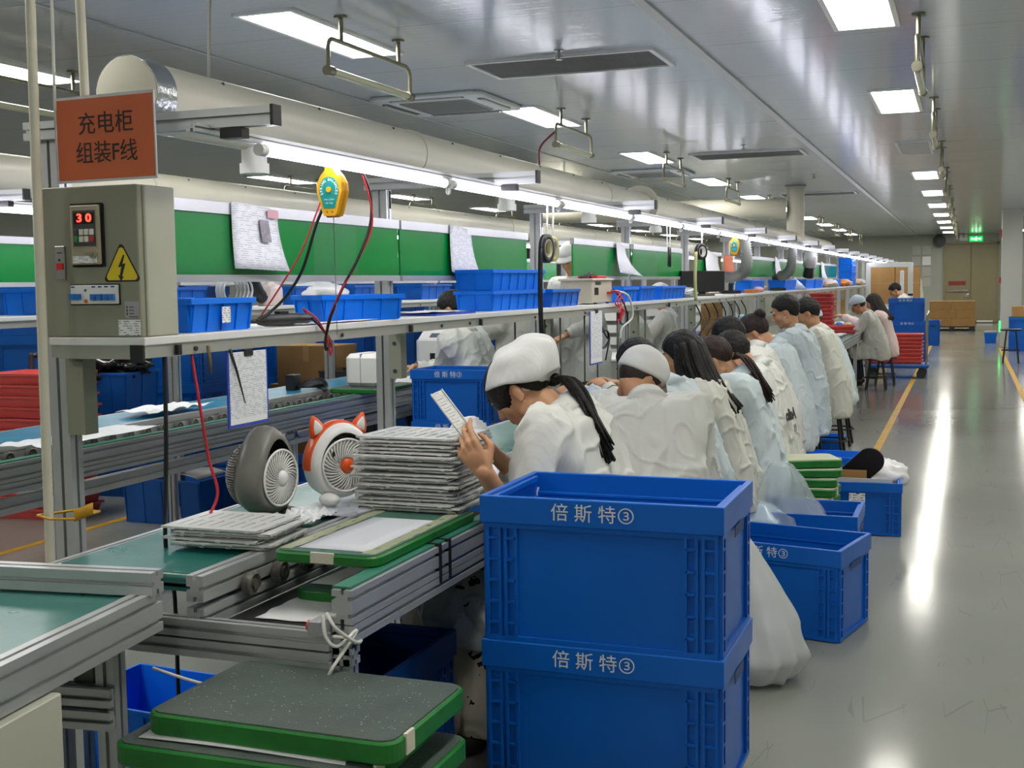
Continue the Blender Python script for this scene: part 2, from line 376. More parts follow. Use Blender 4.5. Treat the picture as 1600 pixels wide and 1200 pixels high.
pr = panel_light(-.52, 6.27, 'lit ceiling panel at top right, nearest over the aisle', 'panel lights over the aisle')
hr = tube_hanger(-.25, 7.0, 'unlit tube on ceiling hanger at the top right edge', 'tube hangers over the aisle')
for k in range(1, 10):
    lab = ('unlit grey ceiling panel, third over the aisle' if k == 2 else '%s panel light of the row over the aisle, counted from nearest' % ORD[k])
    if k == 2: panel_light(-.52, 6.27+3.55*k, lab, 'panel lights over the aisle', False)
    else: dup(pr, (-.52, 6.27+3.55*k, H), label=lab)
    dup(hr, (-.25, 7.0+3.1*k, H), label='%s tube hanger of the row beside the aisle lights, counted from nearest' % ORD[k])
pl = panel_light(-3.25, 5.9, 'large lit ceiling panel nearest above the orange sign', 'panel lights above the near line')
hl = tube_hanger(-2.96, 5.87, 'large unlit tube hanger beside the nearest lit panel', 'tube hangers above the near line')
for k in range(1, 10):
    dup(pl, (-3.25, 5.9+3.55*k, H), label='%s lit panel in the row above the near line, counted from nearest' % ORD[k])
    dup(hl, (-2.96, 5.87+3.55*k, H), label='%s tube hanger in the row above the near line, counted from nearest' % ORD[k])
for r, (x, nm, y0, n) in enumerate(((-5.5, 'row behind the duct', 5.9, 10), (-8.05, 'row seen under the duct', 9.9, 9), (-10.8, 'row farthest left', 13.4, 7))):
    for k in range(n):
        y = y0+3.55*k
        dup(pl, (x, y, H), label='%s lit ceiling panel of the %s' % (ORD[k], nm), group='panel lights, '+nm)
        dup(hl, (x+.3, y, H), label='%s tube hanger of the %s' % (ORD[k], nm), group='tube hangers, '+nm)
for q, (x, nm) in enumerate(((-.52, 'over the aisle'), (-3.25, 'above the near line'), (-5.5, 'behind the duct'), (-8.05, 'seen under the duct'), (1.6, 'added as fill along the right wall'))):
    for k in range(3 if q < 4 else 11): dup(pl, (x, 2.5-3.55*k+(0 if q < 4 else 35.5), H), label='%s lit ceiling panel behind the viewpoint or outside the frame, row %s' % (ORD[k], nm), group='panel lights outside the frame')  # the right wall row is an added fill light, out of view
GR = mat('grey_return_grille', '6f706c', .55, var=.05)
def return_panel(x0, x1, y0, y1, label):
    t = empty('return_air_grille', ((x0+x1)/2, (y0+y1)/2, H), 0, label, 'air grille', 'return air grilles')
    w, l = (x1-x0)/2, (y1-y0)/2
    MB().openbox(-w-.03, w+.03, -l-.03, l+.03, -.02, 0, .03, floor=False).build('grille_frame', WHITE, t)
    b = MB().bx(-w, w, -l, l, -.006, -.001)
    for k in range(24): y = -l+2*l*(k+.5)/24; b.bx(-w, w, y-.006, y+.006, -.012, -.006)
    b.build('grille_face', GR, t)
return_panel(-2.85, -1.74, 6.99, 7.52, 'wide dark grey ceiling grille nearest the trim strip')
return_panel(-2.75, -1.64, 12.9, 13.45, 'dark ceiling grille behind the second tube hanger')
return_panel(-2.75, -1.64, 19.4, 19.95, 'narrow far ceiling grille beside the duct riser')
def cassette(x, y, label):
    t = empty('air_conditioner', (x, y, H), 0, label, 'air conditioner', 'ceiling cassettes')
    a = .44
    b = MB(); b.rbox(-a, a, -a, a, -.035, 0, .06); b.build('fascia', mat('cassette_white', 'd4d6d2', .35), t)
    for k in range(4):
        T = Matrix.Rotation(k*PI/2, 4, 'Z')
        MB().rbox(-.29, .29, .345, .40, -.0375, -.03, .02, 0, 3, T).build('outlet_slot', mat('cassette_slot', '2f3133', .5), t)
        MB().bx(-.27, .27, .375, .395, -.048, -.036, 0, T).build('louvre', mat('cassette_white'), t)
    g = MB().rbox(-.27, .27, -.27, .27, -.042, -.03, .02)
    for k in range(18): yy = -.25+.5*k/17; g.bx(-.25, .25, yy-.005, yy+.005, -.047, -.04)
    g.build('intake_grille', mat('cassette_grille', '8f918c', .5), t)
cassette(-3.62, 8.40, 'large four way ceiling air conditioner above the duct')
cassette(-3.62, 14.75, 'farther four way ceiling air conditioner behind the third panel light')
def sprinkler(x, y, label):
    t = MB(); t.cyl((0, 0, -.006), (0, 0, 0), .03, 14); t.cyl((0, 0, -.05), (0, 0, 0), .009, 8); t.cyl((0, 0, -.056), (0, 0, -.05), .02, 10)
    for s in (-1, 1): t.tube([(s*.012, 0, -.03), (s*.02, 0, -.042), (s*.01, 0, -.052)], .003, 6)
    tag(t.build('sprinkler_head', CHROME, None, (x, y, H)), label, 'sprinkler', 'ceiling sprinklers')
sprinkler(-2.24, 6.85, 'ceiling sprinkler beside the nearest dark grille')
sprinkler(-2.1, 12.3, 'ceiling sprinkler in front of the middle dark grille')
sprinkler(-1.85, 16.1, 'small ceiling sprinkler just right of the duct riser top')
# signs at the far wall
t = empty('exit_sign', (.26, Y1, 2.59), 0, 'green lit running man exit sign above the far double door', 'exit sign')
MB().bx(-.19, .19, -.04, 0, -.08, .08).build('sign_case', mat('exit_green', '0f8f3c', .4, emit=2.2), t)
em = mat('exit_mark', 'd8ffe0', .4, emit=5)
b = MB(); b.ell((.01, -.042, .05), (.014, .003, .014), 8)
for q in (((0, .03), (-.015, -.01)), ((-.015, -.01), (.02, -.03)), ((.02, -.03), (.012, -.06)), ((-.015, -.01), (-.04, -.05)), ((0, .03), (.04, .01)), ((0, .03), (-.035, .015))):
    b.cyl((q[0][0], -.042, q[0][1]), (q[1][0], -.042, q[1][1]), .007, 6)
for s in (-1, 1): b.prism([(s*.15, 0), (s*.1, .035), (s*.1, .012), (s*.06, .012), (s*.06, -.012), (s*.1, -.012), (s*.1, -.035)], (0, -.040, 0), (0, -.044, 0))
b.build('running_man', em, t)
t = empty('emergency_lamp', (-.1, Y1, 2.6), 0, 'twin headed emergency lamp beside the exit sign', 'emergency lamp')
MB().bx(-.12, .12, -.06, 0, -.06, .05).build('lamp_case', WHITE, t)
for s in (-1, 1): MB().cyl((s*.07, -.1, .09), (s*.07, -.03, .09), .045, 14).build('lamp_head', WHITE, t)
t = empty('wall_fan', (-.8, Y1, 2.55), 0, 'round black fan on the far wall left of the door', 'fan')
MB().cyl((0, -.05, .22), (0, 0, .22), .09, 16).build('bracket', BLACK, t)
MB().tube([(0, -.05, .22), (0, -.12, .16), (0, -.14, 0)], .03, 8).build('arm', BLACK, t)
b = MB(); b.cyl((0, -.22, 0), (0, -.12, 0), .19, 28); b.build('cage', BLACK, t)
MB().cyl((0, -.235, 0), (0, -.22, 0), .05, 14).build('hub', DARK, t)
# ================================================================ ASSEMBLY LINES
DUCTM = mat('cream_duct', 'c9c6b6', .36, var=.04, vs=1.5)
PITCH = 1.86
def conveyor(name, dx, y0, y1, label, belt, xl=-2.06):
    """belt on the left, roller rail in the middle, tray lane and outer rail on the right"""
    t = empty(name, (dx, y0, 0), 0, label, 'conveyor', 'belt conveyors'); L = y1-y0
    b = MB(); b.bx(xl+.02, -1.645, .05, L, .725, .743); b.cyl((xl+.02, .055, .729), (-1.645, .055, .729), .014, 14); b.bx(xl+.02, -1.645, .08, L, .69, .70); b.build('belt', belt, t)
    MB().ext((xl, 0, .70), (xl, L, .70), .04, .08, m=0).build('side_rail', ALU, t)
    b = MB(); b.ext((-1.625, 0, .722), (-1.625, L, .722), .045, .06); b.ext((-1.625, 0, .655), (-1.625, L, .655), .045, .045)
    b.build('roller_rail', ALU, t)
    b = MB(); b.ext((-1.25, 0, .71), (-1.25, L, .71), .05, .075); b.ext((-1.25, 0, .65), (-1.25, L, .65), .05, .04)
    b.build('outer_rail', ALU, t)
    MB().bx(-1.278, -1.235, .01, L, .7485, .753).build('rail_strip', mat('green_rail_strip', '2d7a64', .45, var=.1), t)
    if dx:
        b = MB(); b.ext((-1.25, 0, .58), (-1.25, L, .58), .04, .06); b.build('lower_rail', ALU, t)
    else:
        for y in (.46, .52): MB().bx(-1.281, -1.222, y, y+.012, .655, .7555).build('tape_band', BLACK, t)
    n = int(min(L, 14)/.131)
    r0 = None
    for k in range(n):
        if r0 is None:
            m = MB(); T = Matrix.Translation((-1.58, .16, .700))
            m.lathe([(.004, -.02), (.012, -.02), (.012, -.012), (.027, -.010), (.029, -.004), (.029, .010), (.024, .014), (.022, .010), (.012, .009), (.012, .016), (.004, .016)], 20, 0, T, False, 'x')
            r0 = m.build('roller', mat('grey_roller', '6a6862', .4, .35), t)
        elif k < 100:
            c = r0.copy(); COL.objects.link(c); c.parent = t; c.location.y = .131*k
    # lower return lane between the rails
    MB().bx(-1.60, -1.28, .06, 1.5, .621, .631).build('return_lane', mat('dark_return_lane', '262623', .6, var=.2), t)
    for k in range(int(L/1.86)+1):
        y = .02+1.86*k
        if y > L: break
        b = MB(); b.ext((xl, y, .60), (-1.23, y, .60), .04, .04); b.build('cross_bar', ALU, t)
        b = MB(); b.ext((-1.255, y, 0), (-1.255, y, .63), .04, .04, (0, 1, 0)); b.build('leg', ALU, t)
        b = MB(); b.ext((xl+.02, y, 0), (xl+.02, y, .66), .04, .04, (0, 1, 0)); b.build('leg', ALU, t)
    return t
cv = conveyor('belt_conveyor', 0, 2.28, 23, 'long green belt conveyor with roller rail where the workers sit', BELT)
cv2 = conveyor('belt_conveyor', -2.17, 2.0, 24, 'teal belt conveyor of the second line beyond the shelf posts', BELTB)
# two cross bars seen at the open end of the near conveyor
for z in (.635, .59): MB().ext((-1.9, .0, z), (-1.275, .0, z), .035, .04).build('end_bar', ALU, cv)
b = MB(); b.tube(smooth_path([(-1.275, -.03, .70), (-1.26, -.045, .66), (-1.235, -.04, .64), (-1.22, .02, .66), (-1.24, -.05, .60), (-1.27, -.05, .56), (-1.35, -.06, .525), (-1.55, -.06, .53), (-1.7, -.05, .55)], 6), .004, 6)
b.tube(smooth_path([(-1.26, -.04, .71), (-1.235, -.045, .68), (-1.215, .0, .64), (-1.23, .05, .63), (-1.245, -.04, .66)], 6), .004, 6)
b.build('tie_cord', WIREW, cv, (0, -.01, 0))['label'] = 'tangled white cord knotted round the rail end'
t = tag(MB().bx(-1.31, -1.28, -.005, .05, .655, .685).build('stop_switch', GREYP, None, (0, 2.24, 0)), 'small grey limit switch with red button on the rail end', 'switch')
MB().cyl((-1.322, 0, .67), (-1.31, 0, .67), .012, 12).build('button', mat('button_red', 'd81f26', .35), t, (0, .02, 0))
# ---- near feeder conveyor at the bottom left
t = empty('feeder_conveyor', (-1.63, 2.165, 0), math.radians(7), 'short green belt conveyor with alloy frame at bottom left', 'conveyor')
b = MB(); b.bx(-.62, -.03, -1.5, -.02, .725, .742); b.build('belt', BELT, t)
for x, nm in ((-.02, 'side_rail'), (-.64, 'side_rail')):
    b = MB(); b.ext((x, -1.5, .705), (x, 0, .705), .045, .09); b.build(nm, ALU, t)
b = MB(); b.ext((-.42, -.03, .772), (.01, -.03, .772), .05, .05); b.build('end_stop', ALU, t)
for x in (-.08, -.46):
    for y in (-.08, -1.3): MB().ext((x, y, 0), (x, y, .66), .045, .045, (0, 1, 0)).build('leg', ALU, t)
for z in (.54, .49): MB().ext((-.48, -.1, z), (-.06, -.1, z), .04, .04).build('cross_bar', ALU, t)
MB().ext((-.46, -1.3, .12), (-.46, -.08, .12), .04, .04).build('cross_bar', ALU, t)
b = MB(); b.cyl((-.32, -.05, .565), (-.16, -.05, .60), .022, 14); b.rbox(-.17, -.11, -.09, 0, .54, .63, .015); b.cyl((-.36, -.05, .55), (-.31, -.05, .565), .03, 14)
b.build('drive_motor', mat('motor_grey', '77776f', .5, .3), t)
b = MB(); b.cyl((-.25, -.05, .575), (-.225, -.05, .58), .026, 14); b.build('motor_ring', mat('ring_yellow', 'b8952c', .5), t)
b = MB(); b.rbox(-.25, .02, -.62, -.40, .5, .655, .006); b.build('control_box', mat('pale_grey_box', 'c2c2b4', .45), t)
b = MB(); b.bx(-.25, -.03, -.40, -.385, .60, .69); b.build('box_bracket', mat('pale_grey_box'), t)
MB().cyl((-.06, -.628, .63), (-.06, -.62, .63), .006, 10).build('screw', DARK, t)
# ---------------------------------------------------------------- racks: posts, shelf, arms
def rack(dx, y0, n, label, near=True):
    t = empty('workstation_rack', (dx, y0, 0), 0, label, 'rack', 'shelf racks'); L = PITCH*n
    for k in range(n+1):
        y = PITCH*k
        b = MB(); b.ext((-2.185, y, 0), (-2.185, y, 1.80), .06, .045, (0, 1, 0)); b.build('post', ALU, t)
        b = MB(); b.ext((-2.24, y-.03, 1.80), (-1.52, y-.03, 1.80), .035, .045); b.build('light_arm', ALU, t)
        MB().bx(-1.52, -1.512, y-.049, y-.011, 1.776, 1.824).build('arm_cap', BLACK, t)
        MB().bx(-1.66, -1.60, y-.045, y-.012, 1.752, 1.776).build('driver_box', BLACK, t)
        b = MB(); b.prism([(0, 0), (.07, 0), (0, -.07)], (-2.155, y-.01, 1.775), (-2.155, y+.02, 1.775), (0, 0, 1)); b.build('gusset', GREYP, t)
        b = MB(); b.bx(-2.154, -2.10, y-.03, y+.02, 1.03, 1.231); b.bx(-2.154, -1.90, y-.02, y+.02, 1.231, 1.246)
        b.build('shelf_bracket', GREYBOX if k == 0 else mat('bracket_grey', 'a2a393', .45), t)
        if k:
            b = MB()
            for z in (1.06, 1.17): b.cyl((-2.128, y-.034, z), (-2.128, y-.03, z), .008, 10)
            b.build('bolt', DARK, t)
    MB().bx(-2.15, -1.862, -.09, L+.2, 1.262, 1.283).build('shelf_board', BOARD, t, bevel=.003)
    b = MB(); b.bx(-1.895, -1.868, -.085, L+.2, 1.231, 1.262); b.bx(-2.148, -2.125, -.085, L+.2, 1.231, 1.262); b.bx(-2.125, -1.895, -.085, -.06, 1.229, 1.262)
    b.build('shelf_beam', mat('grey_shelf_beam', 'a9aaa2', .4, .3), t)
    if near: MB().bx(-1.905, -1.867, -.092, -.084, 1.224, 1.264).build('beam_end_cap', BLACK, t)
    r0 = None
    for k in range(24):
        y = .12+.62*k+.17*((k*7) % 3)
        if y > L: break
        if r0 is None: r0 = MB().cyl((-1.866, 0, 1.245), (-1.860, 0, 1.245), .006, 8).build('beam_screw', DARK, t, (0, y, 0))
        else: c = r0.copy(); COL.objects.link(c); c.parent = t; c.location = (0, y, 0)
    MB().ext((-1.70, -.1, 1.775), (-1.70, L+.4, 1.775), .03, .02).build('light_rail', ALU, t)
    return t
rack(0, 2.537, 15, 'long alloy rack carrying the white shelf above the near line')
rack(-2.17, 2.27, 13, 'alloy rack carrying the shelf of the second line at left', False)
def led_row(dx, y0, n, place):
    t = empty('led_tube', (dx, y0, 1.747), 0, 'lit tube lamp nearest the sign, %s' % place, 'tube lamp', 'bench tubes '+place)
    MB().cyl((0, .03, 0), (0, 1.17, 0), .0138, 14).build('tube', TUBEM, t)
    for y in (.015, 1.185): MB().cyl((0, y-.015, 0), (0, y+.015, 0), .0155, 14).build('end_cap', WHITE, t)
    for y in (.1, 1.1): MB().tube([(-.022, y, .012), (-.022, y, .005), (-.014, y, -.005)], .004, 6).build('clip', WHITE, t)
    b = MB(); b.tube(bez((-.005, 1.19, .0), (.03, 1.21, -.04), (-.03, 1.215, -.05), (-.005, 1.222, 0), 8), .005, 6)
    b.build('plug_wire', WHITE, t)
    for k in range(1, n): dup(t, (dx, y0+1.222*k, 1.747), label='%s tube lamp along the light rail, counted from the sign, %s' % (ORD[k], place))
led_row(-1.68, 2.69, 22, 'above the near line')
led_row(-3.85, 2.42, 19, 'above the second line')
# ---------------------------------------------------------------- ducts
def duct(dx, y0, y1, label, riser):
    t = empty('ceiling_duct', (-2.31+dx, y0, 1.972), 0, label, 'duct', 'cream air ducts'); L = y1-y0; r = .104
    b = MB(); b.cyl((0, .06, 0), (0, L-.3, 0), r, 32); b.build('duct_pipe', DUCTM, t)
    for k in range(int(L/2.95)):
        y = 1.9+2.95*k
        if y < L-.4: MB().cyl((0, y, 0), (0, y+.05, 0), r+.004, 32).build('joint_collar', DUCTM, t)
    T = None
    MB().lathe([(.01, 0), (r-.002, 0), (r+.002, .004), (r+.002, .012)], 36, 0, None, True, 'y').build('end_cap', mat('duct_cap', 'c2bfae', .7), t)
    b = MB(); b.cyl((0, .006, 0), (0, .10, 0), r+.006, 32, caps=True); b.build('foil_wrap', mat('foil_tape', 'aeb2b4', .25, .9, bump=.5, bs=30), t)
    b = MB()
    for k in range(24): y = .4+.62*k; (b.ell((.07, y, .078), .006, 6) if y < L-.5 else None)
    b.build('rivet', DARK, t)
    b = MB(); b.cyl((0, L-.3, 0), (0, L-.2, 0), r, 32); b.ell((0, L-.2, 0), (r, .1, r), 32); b.build('duct_end', DUCTM, t)
    if riser:
        ry = riser-y0
        b = MB(); b.cyl((.0, ry, 0), (.0, ry, H-1.972-.012), .125, 24); b.build('riser', DUCTM, t)
        MB().cyl((0, ry, H-1.972-.02), (0, ry, H-1.972-.002), .15, 24).build('riser_flange', GREYP, t)
    return t
d1 = duct(0, 2.99, 22.3, 'long cream air duct with round end cap running over the near line', 17.9)
for y in (.65, 3.1, 4.6, 6.4):                         # capped outlet stubs under the duct
    b = MB(); b.cyl((.02, y, -.155), (.02, y, -.09), .043, 20); b.build('outlet_stub', WHITE, d1)
    MB().cyl((.02, y, -.185), (.02, y, -.15), .05, 20).build('outlet_cap', WHITE, d1)
MB().cyl((0, 5.95, 0), (0, 6.0, 0), .15, 28).build('wide_flange', DUCTM, d1)
b = MB(); b.tube(bez((.05, 3.55, .09), (.06, 3.5, .18), (.02, 3.6, .2), (.12, 3.62, .28), 8), .006, 6); b.build('wire_tail', mat('dark_red_wire', '6a1f34', .5), d1)
duct(-2.16, 4.0, 22, 'cream air duct running over the second line behind the green boards', 0)
t = empty('branch_duct', (-3.46, 16.86, 2.42), 0, 'cream cross duct running left from the duct riser', 'duct')
MB().cyl((-2.4, 0, 0), (1.0, 1.0, 0), .15, 24).build('duct_pipe', DUCTM, t)
# ---------------------------------------------------------------- pvc poles and wires beside the sign
b = MB(); b.cyl((0, 0, 0), (.03, 0, H), .0118, 14); o = tag(b.build('conduit_pole', PVC, None, (-2.116, 2.37, 0)), 'tall cream pipe standing in front of the cabinet post', 'pipe', 'cream pipes')
b = MB(); b.tube([(-.02, -.018, .90), (.02, -.02, .893), (.075, .0, .893), (.07, .1, .893), (.0, .1, .893), (-.02, -.018, .90)], .0035, 6)
b.grid(lambda u, v: (.075+.05*u, .0+.01*u, .885+.02*u+.03*v), 3, 2, 0, .001)
tag(b.build('yellow_tape', mat('yellow_tape', 'c9951c', .4), None, (-2.106, 2.37, -.05)), 'yellow tape tying the cream pipe to the post', 'tape')
tag(MB().cyl((0, 0, 0), (-.012, 0, .94), .0118, 14).build('conduit_pole', PVC, None, (-2.15, 2.62, 1.83)), 'cream pipe rising to the ceiling behind the orange sign', 'pipe', 'cream pipes')
tag(MB().tube(smooth_path([(0, 0, 0), (.005, 0, .4), (-.01, 0, .94)], 4), .0035, 6).build('thin_cable', WIREW, None, (-2.06, 2.40, 1.83)), 'thin white cable beside the tall cream pipe near the ceiling', 'cable')
tag(MB().tube(smooth_path([(-.02, 0, 0), (-.02, .03, .3), (.01, .05, .5), (.0, .05, .65)], 4), .005, 6).build('thin_cable', mat('grey_cable', '9a9a94', .5), None, (-2.28, 3.4, 2.08)), 'grey cable rising from the rack to the ceiling at upper left', 'cable')
# ---------------------------------------------------------------- electrical cabinet
t = empty('electrical_cabinet', (-2.012, 2.46, 1.284), 0, 'grey-green electrical cabinet with red digital display standing on the shelf end', 'electrical cabinet')
w, h, dp = .145, .368, .135
MB().rbox(-w, w, .012, dp, 0, h, .006).build('cabinet_body', mat('cabinet_light_grey', 'b4b4a4', .42, var=.05), t)
dr = MB().rbox(-w, w-.004, -.012, .010, 0, h, .005).build('cabinet_door', GREYBOX, t)
MB().rbox(-.051, .044, -.018, -.012, .172, .326, .006).build('drive_surround', BLACK, t)
k = MB().rbox(-.047, .040, -.028, -.017, .177, .321, .006).build('drive_keypad', mat('keypad_taupe', 'a39a84', .45), t)
MB().bx(-.035, .030, -.0305, -.027, .222, .308).build('keypad_face', mat('keypad_dark', '3a3c40', .4), k)
MB().bx(-.031, .027, -.0315, -.030, .276, .303).build('display', mat('display_black', '140406', .2), k)
lettering('3 0', .028, mat('led_red', 'ff2a1c', .4, emit=6), k, (0, -.032, .289), name='digits', bold=.0006, sx=1.25)
for r in range(2):
    for c in range(4):
        mm = mat('key_white', 'dcdad0', .4)
        if (r, c) == (0, 0): mm = DARK
        if (r, c) == (1, 0): mm = mat('key_green', '1f8a4a', .4)
        if (r, c) == (1, 3): mm = mat('key_red', 'c02a2a', .4)
        MB().rbox(-.032+.0155*c, -.0195+.0155*c, -.033, -.030, .249-.017*r, .263-.017*r, .001).build('key', mm, k)
kn = MB().cyl((.024, -.036, .206), (.024, -.026, .206), .013, 18).build('dial', mat('keypad_taupe'), k)
MB().box((.016, -.038, .203), (.026, .005, .007), 0).build('dial_pointer', mat('dial_pointer', '8d8672', .4), kn)
MB().bx(-.040, .032, -.0285, -.0275, .181, .198).build('caution_print', LABEL, k, uv='xz')
MB().rbox(-.106, -.076, -.016, -.012, .142, .224, .002).build('lock_plate', mat('lock_plate', 'a8a8a6', .3, .8), t)
MB().bx(-.100, -.081, -.019, -.016, .166, .182).build('lock_button', mat('button_red'), t)
b = MB().bx(-.098, -.084, -.017, -.016, .206, .209); b.cyl((-.092, -.018, .190), (-.092, -.016, .190), .003, 8); b.build('lock_slot', DARK, t)
def tri(r, k=6):
    out = []
    for a in (90, 210, 330):
        cx, cy = (r-.012)*math.cos(math.radians(a)), (r-.012)*math.sin(math.radians(a))
        out += [(cx+.008*math.cos(math.radians(a-60+120*i/k)), cy+.008*math.sin(math.radians(a-60+120*i/k))) for i in range(k+1)]
    return out
ws = MB().prism(tri(.062), (.091, -.0118, .167), (.091, -.0125, .167)).build('warning_sign', BLACK, t)
MB().prism(tri(.054), (.091, -.0125, .167), (.091, -.0132, .167)).build('yellow_face', mat('sign_yellow', 'e8cf1c', .45), ws)
bolt = [(.006, .034), (-.010, .004), (.000, .006), (-.006, -.016), (-.011, -.014), (-.003, -.030), (.006, -.018), (.001, -.018), (.012, .014), (.003, .012), (.010, .034)]
MB().prism(bolt, (.091, -.0132, .165), (.091, -.0138, .165)).build('lightning_mark', BLACK, ws)
MB().rbox(-.064, .084, -.0135, -.012, .078, .130, .003).build('breaker_frame', BLACK, t)
bk = MB().rbox(-.061, .081, -.019, -.013, .081, .127, .002).build('breaker_row', WHITE, t)
BT = mat('breaker_blue', '1f6fc0', .4)
for x in (-.052, -.036): MB().bx(x-.007, x+.008, -.028, -.018, .092, .106).build('toggle', BT, bk)
for x in (.010, .029, .048, .067): MB().bx(x-.007, x+.006, -.026, -.018, .090, .105).build('toggle', BT, bk)
MB().cyl((-.014, -.021, .088), (-.014, -.018, .088), .005, 10).build('test_button', mat('test_orange', 'e0702a', .4), bk)
b = MB()
for x in (-.052, .010, .029, .048, .067): b.bx(x-.006, x+.005, -.0195, -.0188, .121, .1245)
b.bx(-.018, -.012, -.0195, -.0188, .112, .117)
b.build('breaker_print', mat('print_blue', '2a4a8a', .5), bk)
MB().bx(.095, .136, -.0128, -.0118, .046, .086).build('rating_plate', mat('plate_grey', 'b0aeb4', .35, .4), t)
b = MB()
for r in range(3): b.bx(.100, .104, -.0133, -.0128, .070-.008*r, .075-.008*r); b.bx(.109, .122, -.0133, -.0128, .0715-.008*r, .0735-.008*r)
b.bx(.108, .133, -.0133, -.0128, .048, .050); b.build('plate_print', DARK, t)
MB().bx(.075, .139, -.0128, -.0118, .004, .042).build('torn_label', LABEL, t, uv='xz')
# ---------------------------------------------------------------- orange sign
t = empty('line_sign', (-1.942, 2.432, 1.66), 0, 'orange laminated sign with black Chinese characters above the cabinet', 'sign')
t.rotation_euler.y = math.radians(-.5)
MB().rbox(-.146, .146, -.0015, .0015, 0, .206, .004, e=.0003).build('laminate', mat('laminate_edge', 'd4d2d6', .2), t)
MB().bx(-.139, .142, -.0024, -.0014, .006, .199).build('orange_sheet', mat('sign_orange', 'cc6230', .5, var=.06, vs=8), t)
lettering('充电柜', .056, mat('sign_ink', '191512', .6), t, (.005, -.0028, .135), sx=.96, spacing=1.04)
lettering('组装F线', .056, mat('sign_ink'), t, (.005, -.0028, .066), sx=.94, spacing=.98)
# ---------------------------------------------------------------- green backing boards with white rails
def board(dx, y0, y1, label, film=False, grp='near line backing boards'):
    t = empty('backing_board', (-2.139+dx, (y0+y1)/2, 1.42), 0, label, 'backing board', grp); l = (y1-y0)/2
    MB().bx(-.004, .004, -l, l, .02, .205).build('green_board', GREEN, t)
    b = MB(); b.bx(-.014, .012, -l, l, .205, .24); b.build('top_rail', ALU, t)
    b = MB(); b.bx(-.014, .012, -l, l, -.002, .02); b.build('bottom_rail', ALU, t)
    if film:
        for u0, u1 in film:
            MB().grid(lambda u, v: (.006+.006*math.sin(5*u+2*v)**2, -l+u0+(u1-u0)*u, .024+.178*v), 8, 6).build('clear_cover', CLEAR, t)
    return t
segs = [(2.62, 4.43, 'glossy green board nearest the cabinet, under the hung instruction sheet', [(.02, .62), (1.13, 1.45)]), (4.45, 5.96, 'green board behind the two stacked blue bins', [(.5, 1.45)]), (6.75, 7.98, 'green board right of the hanging tape rolls', [(.02, .7)]), (8.10, 9.62, 'green board above the row of three small blue bins', [(.05, .7)]), (10.2, 11.3, 'green board behind the white tape roll', 0), (12.6, 14.9, 'green board under the second spring balancer', 0), (15.0, 18.0, 'green board behind the grey ribbed hoses', 0), (18.1, 22.0, 'green board at the far end of the near line', 0)]
for s in segs: board(0, *s)
for k, (a, c) in enumerate([(2.35, 4.1), (4.17, 5.95), (6.0, 7.8), (7.85, 9.7), (9.75, 13)]):
    board(-2.17, a, c, '%s green board of the second line at left, counted from nearest' % ORD[k], 0, 'second line backing boards')
# ================================================================ PEOPLE
SKIN = mat('skin', 'c6936f', .5, var=.08, vs=9, sss=.08)
HAIRB = mat('black_hair', '100d0b', .48, var=.4, vs=60, spec=.35, bump=.5, bs=160)
HAIRN = mat('brown_hair', '2c160e', .48, var=.4, vs=60, spec=.35, bump=.5, bs=160)
HAIRR = mat('dark_red_brown_hair', '221110', .48, var=.4, vs=60, spec=.35, bump=.5, bs=160)
def cloth(name, hx, grid=True):
    m = mat(name, hx, .75, spec=.25); nt, b, L = nodes(m)
    tc = nt.nodes.new('ShaderNodeTexCoord')
    w = nt.nodes.new('ShaderNodeTexWave'); w.bands_direction = 'Y'; w.inputs['Scale'].default_value = 36; w.inputs['Distortion'].default_value = .4; L(tc.outputs['Object'], w.inputs[0])
    mr = nt.nodes.new('ShaderNodeMapRange'); mr.inputs[1].default_value = .8; mr.inputs[2].default_value = 1; mr.inputs[4].default_value = .14; L(w.outputs['Fac'], mr.inputs[0])
    mx = nt.nodes.new('ShaderNodeMix'); mx.data_type = 'RGBA'; c = lin(hx); mx.inputs[6].default_value = c; mx.inputs[7].default_value = (c[0]*.6, c[1]*.62, c[2]*.66, 1)
    L(mr.outputs[0], mx.inputs[0]); L(mx.outputs[2], b.inputs['Base Color'])
    n2 = nt.nodes.new('ShaderNodeTexNoise'); n2.inputs['Scale'].default_value = 14; n2.inputs['Detail'].default_value = 3; L(tc.outputs['Object'], n2.inputs[0])
    bp = nt.nodes.new('ShaderNodeBump'); bp.inputs['Strength'].default_value = .25; bp.inputs['Distance'].default_value = .012; L(n2.outputs['Fac'], bp.inputs['Height']); L(bp.outputs[0], b.inputs['Normal'])
    return m
SMW = cloth('white_smock_cloth', 'd9dad5'); SMB = cloth('pale_blue_smock_cloth', 'cad6da'); SMG = cloth('off_white_smock_cloth', 'd0d0c6'); SMP = cloth('pale_pink_smock_cloth', 'e2cdc8')
CAPM = cloth('white_cap_cloth', 'e2e2e0'); CAPB = cloth('pale_blue_cap_cloth', 'c4d4da')
NAVY = mat('navy_trousers', '1c2433', .8); BLK = mat('black_trousers', '17171a', .8)
SHOE = mat('dark_shoe', '1d1d20', .6); SLIP = mat('blue_slipper', '2a4a88', .6)
